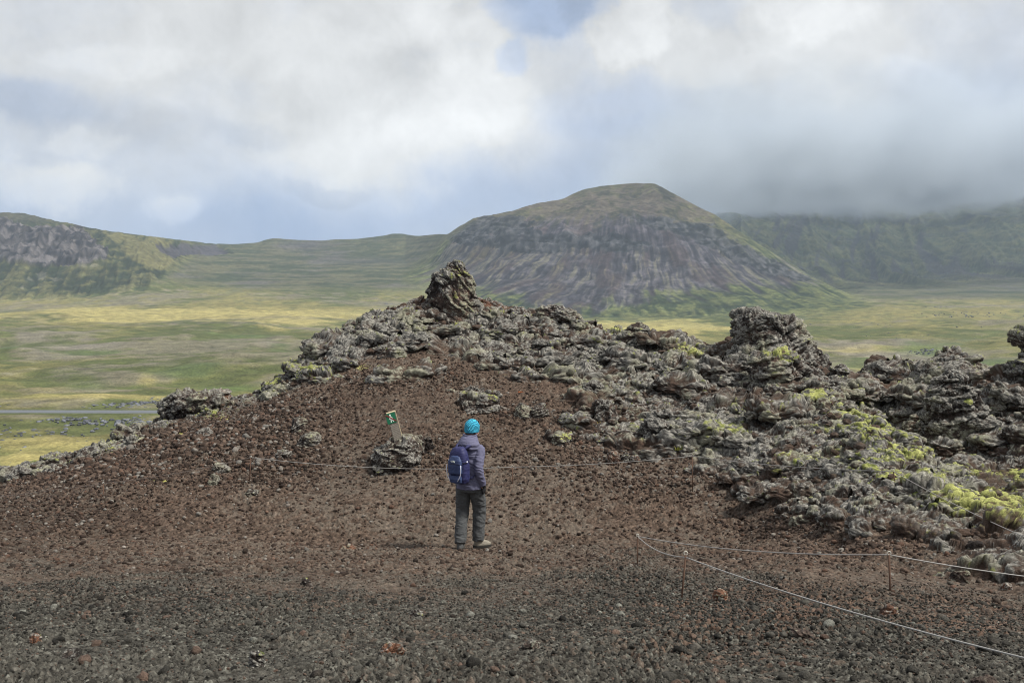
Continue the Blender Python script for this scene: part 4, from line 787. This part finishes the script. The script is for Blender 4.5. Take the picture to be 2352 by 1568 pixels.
# ---------------------------------------------------------------- sign post
M_wood = mat_plain('weathered_wood', (.20, .18, .155), .9, .1, .35, 25., wave=(14, (1, 1, .08), 3., .35), bump=.4)
M_edge = mat_plain('sunlit_wood', (.62, .53, .36), .8, .1, .1)  # pale tone puts sunlight into the colour of the post's edges
M_green = mat_plain('green_enamel', (.010, .125, .062), .45, .4, .08); M_white = mat_plain('white_enamel', (.72, .78, .72), .5, .4, .04); M_red = mat_plain('red_enamel', (.20, .018, .02), .5, .4, .1)
def box(cx, cy, cz, sx, sy, sz):
    V_ = [Vector((cx+a*sx/2, cy+b*sy/2, cz+c*sz/2)) for c in (-1, 1) for b in (-1, 1) for a in (-1, 1)]
    return V_, [(0, 2, 3, 1), (4, 5, 7, 6), (0, 1, 5, 4), (2, 6, 7, 3), (0, 4, 6, 2), (1, 3, 7, 5)]
def bevel_box(name, dims, mat, parent, w_=.004, loc=(0, 0, 0)):
    V_, Q_ = box(*dims); o = pymesh(name, V_, Q_, mat, parent, smooth=False, loc=loc); bm = bmesh.new(); bm.from_mesh(o.data)
    bmesh.ops.bevel(bm, geom=list(bm.edges), offset=w_, segments=2, affect='EDGES'); bm.to_mesh(o.data); bm.free(); return o
DS = 15.75; pxm = DS/F
sg = empty('trail_sign', at(914, 1006, DS)); tag(sg, 'leaning wooden post with green no walking plate on lichen boulder', 'sign')
sg.rotation_euler = (math.radians(-2), math.radians(-15.0), math.radians(12))
PHt = 62*pxm; PW = 20.5*pxm
bevel_box('post', (0, 0, PHt/2-.06, PW, .075, PHt+.12), M_wood, sg, .005)
ed = bevel_box('sunlit_edge', (PW/2-.001, 0, PHt/2-.04, .008, .079, PHt+.085), M_edge, sg, .002)  # strip painting the sunlit right side of the post
bevel_box('sunlit_top', (0, 0, PHt+.0015, PW+.008, .080, .009), M_edge, sg, .002)
pl = bevel_box('plate', (-.022, -.043, PHt-.086, .148, .005, .160), M_green, sg, .0015)
def flat2d(name, polys, mat, parent, y0, th):
    V_ = []; Q_ = []
    for poly in polys:
        n = len(poly); o = len(V_); V_ += [Vector((x, y0, z)) for x, z in poly]+[Vector((x, y0+th, z)) for x, z in poly]
        Q_.append(tuple(o+i for i in range(n))); Q_.append(tuple(o+n+i for i in range(n-1, -1, -1)))
        for i in range(n): Q_.append((o+i, o+n+i, o+n+(i+1) % n, o+(i+1) % n))
    return pymesh(name, V_, Q_, mat, parent, smooth=False)
cz = PHt-.086; cxs = -.022; circ = [(cxs-.006+.013*math.cos(a), cz+.052+.014*math.sin(a)) for a in np.linspace(0, 6.283, 17)[:-1]]
S_ = lambda L_: [(cxs+a, cz+b) for a, b in L_]
man = [circ, S_([(-.018, .036), (-.002, .036), (.014, .016), (.026, -.004), (.020, -.010), (.006, .004), (.006, -.016), (-.014, -.016), (-.018, .0), (-.024, -.014), (-.032, -.010), (-.028, .014)]),
       S_([(-.014, -.018), (-.002, -.018), (-.006, -.062), (-.020, -.062)]), S_([(0, -.018), (.010, -.018), (.034, -.052), (.022, -.060)])]
flat2d('walking_figure', man, M_white, pl, -.0485, .003)
flat2d('red_slash', [S_([(-.072, .060), (-.060, .072), (.072, -.052), (.066, -.066)])], M_red, pl, -.0515, .0022)
# ---------------------------------------------------------------- small plants
def tuft(px, py, label, cols, n, h, seed, name='moss_tuft', cat='plant'):
    g = np.random.default_rng(seed); p = ray(px, py); V_ = []; Q_ = []; C_ = []
    for i in range(n):
        a = g.random()*6.28; r = h*.8*g.random(); b = Vector((math.cos(a)*r, math.sin(a)*r*.7, -.01)); ln = Vector((math.cos(a)*.5+g.normal()*.3, math.sin(a)*.5+g.normal()*.3, .7+.5*g.random())).normalized()*h*(.5+.6*g.random())
        sd_ = ln.cross(Vector((g.normal(), g.normal(), g.normal()))).normalized()*h*.13; o = len(V_)
        V_ += [b-sd_*.5, b+sd_*.5, b+ln*.6+sd_, b+ln, b+ln*.6-sd_]; Q_.append((o, o+1, o+2, o+3, o+4)); c = np.array(cols[g.integers(len(cols))])*(.7+.5*g.random()); C_ += [c]*5
    o = pymesh(name, V_, Q_, M_moss, None, smooth=False, loc=p+Vector((0, 0, .015)))
    a = o.data.color_attributes.new('Col', 'FLOAT_COLOR', 'POINT'); a.data.foreach_set('color', np.concatenate([np.array(C_, f32), np.ones((len(C_), 1), f32)], 1).ravel())
    return tag(o, label, cat)
YG = [(.42, .42, .12), (.30, .33, .08), (.50, .47, .2)]; OR = [(.55, .12, .05), (.6, .2, .1), (.3, .16, .06)]; GR = [(.07, .11, .03), (.10, .14, .04), (.15, .17, .05)]
tuft(1554, 1040, 'pale yellow green tuft touching the far rope left of its post', YG, 160, .13, 1)
tuft(1512, 945, 'small yellow green tuft above the broad lichen mound', YG, 90, .09, 2)
tuft(1466, 985, 'tiny orange red plant beside the long dark slab', OR, 50, .06, 3)
tuft(1195, 952-48, 'tiny orange red plant above the dark boulder pair', OR, 26, .045, 4)
tuft(1400, 935-15, 'dark green grass tuft right of the bluish grey boulder', GR, 140, .12, 5)
tuft(1298, 1008, 'bright green moss tuft on the low lichen boulder', YG, 120, .07, 6)
tuft(1380, 1020-45, 'dry straw tuft beside the tall rusty boulder', [(.35, .27, .12), (.28, .2, .09)], 60, .07, 7)
# ---------------------------------------------------------------- hiker
YAW = math.radians(-33); FW = Vector((math.sin(-YAW), math.cos(YAW), 0)); RT = Vector((FW.y, -FW.x, 0))
feet = ray(1077, 1259); HS = feet.y/F*.9408*2500/2500   # metres per displayed pixel
PSC = (298*feet.y/F)/1.755
hiker = empty('person', feet-Vector((0, 0, 0.0))); hiker.scale = (PSC, PSC, PSC)
tag(hiker, 'hiker in blue knit hat and purple jacket standing on brown scoria', 'person')
def pt(r, f, z): return RT*r+FW*f+Vector((0, 0, z))
def loft(secs, n=28):
    """secs: (centre, rx, ry, yaw) ellipses -> closed mesh"""
    V_ = []; Q_ = []; m = len(secs)
    for (c, a, b, yw) in secs:
        for k in range(n):
            t = 2*math.pi*k/n; x = a*math.cos(t); y = b*math.sin(t); V_.append(Vector(c)+Vector((x*math.cos(yw)-y*math.sin(yw), x*math.sin(yw)+y*math.cos(yw), 0)))
    for i in range(m-1):
        for k in range(n): Q_.append((i*n+k, i*n+(k+1) % n, (i+1)*n+(k+1) % n, (i+1)*n+k))
    Q_.append(tuple(range(n-1, -1, -1))); Q_.append(tuple((m-1)*n+k for k in range(n)))
    return V_, Q_
def ball(c, r, yw=YAW, n=14):
    return loft([(Vector(c)+Vector((0, 0, -r[2]*math.cos(math.pi*k/n))), max(r[0]*math.sin(math.pi*k/n), .0005), max(r[1]*math.sin(math.pi*k/n), .0005), yw) for k in range(n+1)], 20)
def fuse(name, pieces, mat, voxel, smooth, parent, wr=0., wscale=.05, seed=0, folds=None, mat2=None):
    V_ = []; Q_ = []
    for v, q in pieces:
        o = len(V_); V_ += list(v); Q_ += [tuple(i+o for i in f) for f in q]
    me = bpy.data.meshes.new('tmp'); me.from_pydata([tuple(v) for v in V_], [], Q_); o = bpy.data.objects.new('tmp', me); COL.objects.link(o)
    md = o.modifiers.new('r', 'REMESH'); md.mode = 'VOXEL'; md.voxel_size = voxel
    ms = o.modifiers.new('s', 'SMOOTH'); ms.iterations = smooth; ms.factor = .5
    dg = bpy.context.evaluated_depsgraph_get(); dg.update(); me2 = bpy.data.meshes.new_from_object(o.evaluated_get(dg)); me2.name = name
    bpy.data.objects.remove(o); bpy.data.meshes.remove(me)
    n = len(me2.vertices); P = np.empty(n*3, f32); me2.vertices.foreach_get('co', P); P = P.reshape(-1, 3); N = np.empty(n*3, f32); me2.vertices.foreach_get('normal', N); N = N.reshape(-1, 3)
    if wr:
        wq = P+np.stack([vn(P, .13, seed+1), vn(P, .13, seed+2), vn(P, .13, seed+3)], 1)*.12
        d = (fbm(wq*np.array([1, 1, 1.9]), wscale, 3, seed, ridged=True)-.6)*wr*2
        if folds:
            for (c, rad, amp, fr) in folds:
                dd = np.linalg.norm(P-np.array(c[:]), axis=1); d += np.exp(-(dd/rad)**2)*amp*np.sin((P[:, 2]+.35*P[:, 0]+(vn(P, .05, seed+7)-.5)*.03)*fr)
        P = P+N*d[:, None]; me2.vertices.foreach_set('co', P.astype(f32).ravel())
    me2.materials.clear(); me2.materials.append(mat); me2.polygons.foreach_set('use_smooth', np.ones(len(me2.polygons), bool)); me2.update()
    return link(bpy.data.objects.new(name, me2), parent)
def limb(pts, rad, n=16): return tube(pts, rad, n)
def chain(pts, rad, k=6):
    """smooth limb through joints"""
    P = [Vector(p) for p in pts]; out = []; rr_ = []
    for i in range(len(P)-1):
        for j in range(k+(i == len(P)-2)):
            t = j/k; p0 = P[max(i-1, 0)]; p1 = P[i]; p2 = P[i+1]; p3 = P[min(i+2, len(P)-1)]
            out.append(.5*((2*p1)+(p2-p0)*t+(2*p0-5*p1+4*p2-p3)*t*t+(3*p1-p0-3*p2+p3)*t*t*t)); rr_.append(rad[i]+(rad[i+1]-rad[i])*t)
    return tube(out, rr_, 18)
M_skin = mat_plain('skin', (.50, .29, .20), .6, .3, .08); M_jack = mat_plain('jacket_fabric', (.118, .118, .185), .85, .2, .12, 60., bump=.25, bd=.002)
M_trou = mat_plain('trouser_fabric', (.070, .073, .076), .9, .15, .16, 40., bump=.25, bd=.002); M_hat = mat_plain('knit', (.045, .29, .43), .95, .1, .2, 90., wave=(22., (1.0, .4, 1.1), 3.5, .95), bump=1., bd=.006)
M_glove = mat_plain('glove_fabric', (.014, .014, .016), .7, .3, .2); M_hair = mat_plain('hair', (.05, .03, .02), .6, .3, .2)
M_pack = mat_plain('pack_fabric', (.020, .022, .085), .65, .35, .12, 80., bump=.2, bd=.001); M_pack2 = mat_plain('pack_panel', (.032, .050, .125), .6, .35, .12, 80.)
M_strap = mat_plain('webbing', (.010, .011, .028), .7, .3, .1); M_pipe = mat_plain('pale_cord', (.55, .56, .66), .6, .3, .05)
M_bootd = mat_plain('shaded_boot', (.085, .087, .088), .8, .3, .3, 60.); M_bootl = mat_plain('sunlit_boot', (.22, .20, .165), .85, .2, .35, 45.); M_sole = mat_plain('boot_sole', (.035, .033, .03), .9, .2, .2)  # one pair: left boot coloured as in shade, right as sunlit
# joints
shR = pt(.150, .045, 1.325); elR = pt(.195, -.045, 1.085); wrR = pt(.200, .045, .875)
shL = pt(-.155, .045, 1.325); elL = pt(-.215, .05, 1.10); wrL = pt(-.12, .25, 1.13)
hipL = Vector((-.075, .03, .87)); knL = Vector((-.092, .09, .49)); anL = Vector((-.115, -.075, .10))
hipR = Vector((.078, -.02, .87)); knR = Vector((.140, .10, .50)); anR = Vector((.122, .065, .10))
HY_ = math.radians(-52)     # head turned further right than the chest
hc_ = pt(.0, .085, 1.605); hf = Vector((math.sin(-HY_), math.cos(HY_), 0)); hr = Vector((hf.y, -hf.x, 0))
def fingers(base, dirv, side, curl, sc_=1.0):
    """five separate bent fingers from a palm: base = wrist, dirv = along the hand, side = towards the thumb"""
    dirv = dirv.normalized(); side = (side-dirv*side.dot(dirv)).normalized(); nrm = dirv.cross(side).normalized(); out = []
    out.append(loftbox(base, dirv, side, nrm))
    for i, (off, ln) in enumerate(((.030, .068), (.010, .078), (-.010, .072), (-.029, .056))):
        p0 = base+dirv*.078+side*off*.9; p1 = p0+(dirv*.9+nrm*curl*.3)*ln*.42; p2 = p1+(dirv*.7+nrm*curl*.75)*ln*.34; p3 = p2+(dirv*.35+nrm*curl)*ln*.26
        out.append(tube([p0-dirv*.02, p0, p1, p2, p3], [.0095, .0095, .009, .0085, .0065], 10))
    t0 = base+dirv*.028+side*.036; t1 = t0+(dirv*.6+side*.6+nrm*curl*.35)*.034; t2 = t1+(dirv*.9+side*.1+nrm*curl*.5)*.028
    out.append(tube([t0-side*.015, t0, t1, t2], [.013, .012, .0105, .008], 10)); return out
def loftbox(base, d, s, n_):
    V_ = []; Q_ = []; N_ = 16; secs = [(-.02, .026, .020), (.0, .028, .019), (.03, .039, .016), (.06, .043, .014), (.088, .040, .012)]
    for (t, a, b) in secs:
        for k in range(N_):
            w_ = 2*math.pi*k/N_; V_.append(base+d*t+s*(a*math.cos(w_))+n_*(b*math.sin(w_)))
    for i in range(len(secs)-1):
        for k in range(N_): Q_.append((i*N_+k, i*N_+(k+1) % N_, (i+1)*N_+(k+1) % N_, (i+1)*N_+k))
    Q_.append(tuple(range(N_-1, -1, -1))); Q_.append(tuple((len(secs)-1)*N_+k for k in range(N_))); return V_, Q_
hdR = (Vector((.02, .03, -.12))).normalized(); hdL = (RT*.7+FW*.25+Vector((0, 0, .45))).normalized()
def foot_dir(a): return Vector((math.sin(a), math.cos(a), 0))
fL, fR = foot_dir(math.radians(6)), foot_dir(math.radians(72))
body = fuse('body', [loft([(pt(0, 0, .80), .145, .10, YAW), (pt(0, 0, .92), .150, .105, YAW), (pt(0, .01, 1.08), .125, .09, YAW), (pt(0, .03, 1.25), .15, .10, YAW), (pt(0, .04, 1.36), .145, .085, YAW), (pt(0, .05, 1.42), .06, .06, YAW), (pt(0, .065, 1.50), .052, .055, YAW)]),
  ball(hc_, (.073, .092, .112), HY_), ball(hc_+hf*.035+Vector((0, 0, -.055)), (.052, .058, .055), HY_), ball(hc_+hf*.098+Vector((0, 0, -.012)), (.012, .016, .022), HY_), ball(hc_+hr*.074, (.009, .02, .03), HY_), ball(hc_-hr*.074, (.009, .02, .03), HY_),
  ball(hc_+hf*.083+Vector((0, 0, -.058)), (.022, .010, .007), HY_), ball(hc_+hf*.083+hr*.03+Vector((0, 0, .012)), (.013, .010, .008), HY_), ball(hc_+hf*.083-hr*.03+Vector((0, 0, .012)), (.013, .010, .008), HY_),
  chain([shR, elR, wrR], [.042, .032, .024]), chain([shL, elL, wrL], [.042, .032, .024]),
  chain([hipL, knL, anL], [.072, .046, .034]), chain([hipR, knR, anR], [.072, .046, .034]),
  chain([anL+Vector((0, 0, -.03)), anL+fL*.08+Vector((0, 0, -.055)), anL+fL*.16+Vector((0, 0, -.068))], [.036, .032, .024]), chain([anR+Vector((0, 0, -.03)), anR+fR*.08+Vector((0, 0, -.055)), anR+fR*.16+Vector((0, 0, -.068))], [.036, .032, .024])]
  + [loftbox(wrR, hdR, FW, hdR.cross(FW).normalized()), loftbox(wrL, hdL, Vector((0, 0, 1)), hdL.cross(Vector((0, 0, 1))).normalized())], M_skin, .007, 3, hiker)
# clothing
jk = fuse('jacket', [loft([(pt(-.004, .0, .815), .186, .150, YAW), (pt(0, 0, .86), .182, .148, YAW), (pt(0, .0, .95), .172, .140, YAW), (pt(0, .01, 1.07), .158, .128, YAW), (pt(0, .02, 1.2), .172, .132, YAW), (pt(0, .03, 1.30), .180, .128, YAW), (pt(0, .04, 1.365), .160, .108, YAW), (pt(0, .05, 1.42), .105, .088, YAW), (pt(0, .06, 1.47), .070, .075, YAW)]),
  chain([shR+RT*-.03, shR, elR, wrR], [.070, .072, .060, .044]), chain([shL+RT*.03, shL, elL, wrL], [.080, .078, .058, .042])], M_jack, .0065, 4, hiker, .007, .075, 5,
  [(elR, .09, .006, 150), (elR+Vector((0, 0, -.1)), .08, .004, 170), (wrR, .05, .004, 220), (pt(.06, -.12, .93), .12, .006, 90), (pt(.13, -.05, 1.2), .09, .005, 70)])
# the hood lies folded on the shoulders
hdn = [loft([(pt(.0, .015, 1.345), .120, .100, YAW), (pt(.0, .0, 1.375), .152, .130, YAW), (pt(.0, -.01, 1.415), .160, .140, YAW), (pt(0, -.005, 1.46), .132, .128, YAW), (pt(0, .01, 1.50), .108, .112, YAW), (pt(0, .03, 1.53), .088, .092, YAW)]),
  tube([pt(.02, -.13, 1.385), pt(.10, -.10, 1.365), pt(.150, -.01, 1.362), pt(.165, .07, 1.355)], [.016, .018, .016, .008], 12)]
hd = fuse('hood', hdn, M_jack, .006, 3, hiker, .005, .06, 9)
ring = [pt(.092*math.cos(a), .028+.094*math.sin(a), 1.532+.010*math.sin(a*2)) for a in np.linspace(0, 2*math.pi, 25)]
V_, Q_ = tube(ring, .009, 8); pymesh('hood_rim', V_, Q_, M_jack, hd)
tr = fuse('trousers', [loft([(pt(0, .0, .775), .150, .118, YAW), (pt(0, 0, .85), .168, .130, YAW), (pt(0, 0, .93), .150, .118, YAW)]),
  chain([hipL, (hipL+knL)/2+Vector((0, .01, 0)), knL, (knL+anL)/2, anL+Vector((0, .0, -.012))], [.102, .098, .089, .082, .076]), chain([hipR, (hipR+knR)/2+Vector((.01, .01, 0)), knR, (knR+anR)/2, anR+Vector((.0, 0, -.012))], [.102, .099, .091, .082, .075])], M_trou, .0065, 4, hiker, .010, .085, 15,
  [(knL+Vector((0, -.05, -.03)), .11, .006, 60), (knR+Vector((0, -.05, -.03)), .11, .006, 60), (anL, .08, .006, 120), (anR, .08, .006, 120), (pt(0, -.1, .78), .09, .005, 90)])
hat_c = hc_+Vector((0, 0, .032))
ht = fuse('hat', [ball(hat_c-hf*.01, (.090, .108, .104), HY_), loft([(hc_-hf*.012+Vector((0, 0, -.045)), .086, .104, HY_), (hc_-hf*.01+Vector((0, 0, .0)), .092, .110, HY_), (hc_+Vector((0, 0, .05)), .088, .105, HY_)])], M_hat, .005, 3, hiker, .002, .03, 21)
fuse('hair', [loft([(hc_-hf*.03+Vector((0, 0, -.095)), .055, .06, HY_), (hc_-hf*.03+Vector((0, 0, -.04)), .075, .078, HY_)])], M_hair, .005, 2, hiker, .003, .02, 22)
fuse('glove', fingers(wrR+hdR*.012, hdR, FW, -.8)+[tube([wrR-hdR*.05, wrR+hdR*.03], [.036, .034], 14)], M_glove, .0036, 1, hiker)
fuse('glove', fingers(wrL+hdL*.012, hdL, Vector((0, 0, 1)), .9)+[tube([wrL-hdL*.03, wrL+hdL*.03], [.034, .033], 14)], M_glove, .0036, 1, hiker)
def boot(an, fd, mat):
    sd_ = Vector((fd.y, -fd.x, 0)); yw = math.atan2(-fd.x, fd.y); b = Vector((an.x, an.y, 0))
    up_ = fuse('boot', [loft([(b+Vector((0, 0, .035)), .045, .055, yw), (b+Vector((0, 0, .09)), .045, .054, yw), (b+Vector((0, 0, .145)), .048, .056, yw)]),
      loft([(b+fd*.06+Vector((0, 0, .028)), .048, .125, yw), (b+fd*.058+Vector((0, 0, .055)), .047, .120, yw), (b+fd*.045+Vector((0, 0, .078)), .041, .095, yw), (b+fd*.02+Vector((0, 0, .100)), .036, .06, yw)])], mat, .005, 4, hiker, .003, .03, 31)
    so = fuse('sole', [loft([(b+fd*.058+Vector((0, 0, -.006)), .049, .130, yw), (b+fd*.058+Vector((0, 0, .014)), .051, .133, yw), (b+fd*.058+Vector((0, 0, .032)), .050, .130, yw)])], M_sole, .005, 1, up_)
    for k in range(4):
        c = b+fd*(.06+.018*k)+Vector((0, 0, .098-.008*k)); V_, Q_ = tube([c-sd_*.024, c+Vector((0, 0, .006)), c+sd_*.024], .0025, 6); pymesh('lace', V_, Q_, M_pipe, up_)
boot(anL, fL, M_bootd); boot(anR, fR, M_bootl)
# ---------------------------------------------------------------- backpack (worn, but its own thing)
bp = empty('backpack', hiker.location+pt(0, -.225, 1.165)*PSC); bp.scale = (PSC,)*3; bp.rotation_euler = (math.radians(4), 0, YAW)
tag(bp, 'navy blue daypack with pale cords worn on the hiker back', 'backpack')
def rloft(secs, n=40, e=3.2):
    V_ = []; Q_ = []; m = len(secs)
    for (c, a, b) in secs:
        for k in range(n):
            t = 2*math.pi*k/n; ca, sa = math.cos(t), math.sin(t); r = (abs(ca)**e+abs(sa)**e)**(-1/e); V_.append(Vector(c)+Vector((a*r*ca, b*r*sa, 0)))
    for i in range(m-1):
        for k in range(n): Q_.append((i*n+k, i*n+(k+1) % n, (i+1)*n+(k+1) % n, (i+1)*n+k))
    Q_.append(tuple(range(n-1, -1, -1))); Q_.append(tuple((m-1)*n+k for k in range(n))); return V_, Q_
fuse('pack_body', [rloft([((0, 0, -.245), .09, .06), ((0, 0, -.232), .120, .082), ((0, 0, -.18), .136, .094), ((0, 0, -.05), .140, .094), ((0, .0, .08), .134, .088), ((0, .005, .17), .116, .074), ((0, .012, .22), .085, .056), ((0, .02, .238), .05, .04)])], M_pack, .005, 3, bp, .005, .07, 41)
pk = fuse('front_pocket', [rloft([((0, -.082, -.105), .094, .038), ((0, -.088, -.09), .106, .046), ((0, -.088, .0), .108, .046), ((0, -.080, .075), .098, .044), ((0, -.062, .125), .07, .038), ((0, -.05, .14), .045, .03)])], M_pack2, .005, 2, bp, .003, .05, 42)
fuse('lower_pocket', [rloft([((0, -.066, -.232), .07, .034), ((0, -.080, -.215), .092, .045), ((0, -.084, -.17), .098, .048), ((0, -.078, -.125), .092, .040)])], M_pack2, .005, 2, bp, .003, .05, 43)
for sx in (-1, 1):
    V_, Q_ = tube([Vector((sx*.112, -.118, .025)), Vector((sx*.116, -.128, -.04)), Vector((sx*.110, -.130, -.10)), Vector((sx*.085, -.132, -.15)), Vector((sx*.062, -.134, -.19))], [.006, .0055, .0055, .006, .006], 8); pymesh('side_cord', V_, Q_, M_pipe, bp)
    V_, Q_ = tube([Vector((sx*.07, .03, .20)), Vector((sx*.085, .10, .235)), Vector((sx*.095, .19, .235)), Vector((sx*.105, .275, .19)), Vector((sx*.115, .34, .08)), Vector((sx*.135, .33, -.04)), Vector((sx*.16, .22, -.13)), Vector((sx*.135, .06, -.19))], [.014, .022, .026, .026, .022, .016, .010, .009], 10); pymesh('shoulder_strap', V_, Q_, M_pack, bp)
    V_, Q_ = tube([Vector((sx*.137, .04, .06)), Vector((sx*.145, -.03, .05)), Vector((sx*.118, -.09, .045))], .0065, 8); st_ = pymesh('compression_strap', V_, Q_, M_strap, bp)
    V_, Q_ = tube([Vector((sx*.141, -.005, .055)), Vector((sx*.147, -.03, .052))], .010, 8); pymesh('buckle', V_, Q_, M_pipe, st_)
V_, Q_ = tube([Vector((-.03, .045, .225)), Vector((-.02, .035, .262)), Vector((.02, .035, .262)), Vector((.03, .045, .225))], .006, 8); pymesh('grab_handle', V_, Q_, M_strap, bp)
V_, Q_ = tube([Vector((-.102, -.118, .035)), Vector((-.06, -.131, .038)), Vector((0, -.136, .039)), Vector((.06, -.131, .038)), Vector((.102, -.118, .035))], .0045, 8); pymesh('zip_line', V_, Q_, M_strap, bp)
# emblem: quarter dome of three bands beside three short lines of lettering
M_logo = mat_plain('emblem_thread', (.62, .66, .62), .7, .2, .05)
em = []
def arc(r0, r1, cx_, cz_, a0=0, a1=90, k=10):
    return [(cx_+r1*math.cos(math.radians(a0+(a1-a0)*i/k)), cz_+r1*math.sin(math.radians(a0+(a1-a0)*i/k))) for i in range(k+1)]+[(cx_+r0*math.cos(math.radians(a1+(a0-a1)*i/k)), cz_+r0*math.sin(math.radians(a1+(a0-a1)*i/k))) for i in range(k+1)]
for r0, r1 in ((.002, .0095), (.0115, .018), (.020, .0265)): em.append(arc(r0, r1, .004, .060))
lg = flat2d('emblem', em, M_logo, pk, -.1375, .004)
for i, wd in enumerate(('THE', 'NORTH', 'FACE')):
    cu = bpy.data.curves.new('lettering', 'FONT'); cu.body = wd; cu.size = .0105; cu.align_x = 'RIGHT'; cu.extrude = .0006; cu.offset = .0003; cu.materials.append(M_logo)
    tmp = bpy.data.objects.new('tmp', cu); COL.objects.link(tmp); bpy.context.view_layer.update(); lm_ = bpy.data.meshes.new_from_object(tmp.evaluated_get(bpy.context.evaluated_depsgraph_get())); bpy.data.objects.remove(tmp); bpy.data.curves.remove(cu)
    lm_.materials.clear(); lm_.materials.append(M_logo)
    to = link(bpy.data.objects.new('lettering', lm_), pk); to.rotation_euler = (math.radians(90), 0, 0); to.location = (.001, -.1375, .0785-.0088*i)
# ---------------------------------------------------------------- air: haze and the cloud resting on the mountains
def volbox(name, lo, hi):
    V_, Q_ = box(*[(a+b)/2 for a, b in zip(lo, hi)], *[b-a for a, b in zip(lo, hi)]); m = bpy.data.materials.new(name); m.use_nodes = True
    return pymesh(name, V_, Q_, m, None, smooth=False), m
hz, m = volbox('haze', (-5200, -12, -66), (5200, 3680, 300)); t = NT(m.node_tree); t.n.clear()
pv = t.new('ShaderNodeVolumePrincipled', {'Color': (.66, .80, 1.0, 1), 'Density': .000095, 'Anisotropy': 0.0}); t.new('ShaderNodeOutputMaterial', {1: pv.outputs[0]})
tag(hz, 'thin bluish haze filling the valley air', 'haze', kind='stuff')
cl, m = volbox('cloud', (60, 1790, 95), (3100, 3600, 560)); t = NT(m.node_tree); t.n.clear()
co = t.new('ShaderNodeTexCoord').outputs['Object']
wp = t.new('ShaderNodeMapping', {0: co}, vector_type='POINT'); s3 = t.new('ShaderNodeSeparateXYZ', {0: co}).outputs
n1 = t.noise(co, .0042, 5, .6, 2.0); n2_ = t.noise(co, .0012, 3, .5, 5.0)
# cloud base rises to the left and over the near summit
Xc, Yc, Zc_ = s3[0], s3[1], s3[2]
basez = t.m('ADD', t.sm(Xc, 200, 620, 232, 184), t.m('MULTIPLY', t.m('SUBTRACT', n1, .5), -330))
basez = t.m('ADD', basez, t.sm(Xc, 900, 1700, 0, 55)); basez = t.m('ADD', basez, t.m('MULTIPLY', t.m('SUBTRACT', n2_, .5), -110))
dn = t.m('DIVIDE', t.m('SUBTRACT', Zc_, basez), 50.0, clamp=True)
edge = t.m('MULTIPLY', t.sm(Xc, 180, 620), t.m('MULTIPLY', t.sm(Zc_, 460, 220), t.sm(Yc, 1800, 2050)))
dn = t.m('MULTIPLY', t.m('MULTIPLY', dn, t.sm(t.noise(co, .0075, 6, .62, 8.0), .42, .58, .10, 2.0)), t.m('MULTIPLY', edge, .0105))
pv = t.new('ShaderNodeVolumePrincipled', {'Color': (.72, .78, .85, 1), 'Density': dn, 'Anisotropy': .2}); t.new('ShaderNodeOutputMaterial', {1: pv.outputs[0]})
tag(cl, 'low grey cloud bank covering the top of the right mountain', 'cloud', kind='stuff')
bpy.context.view_layer.update()
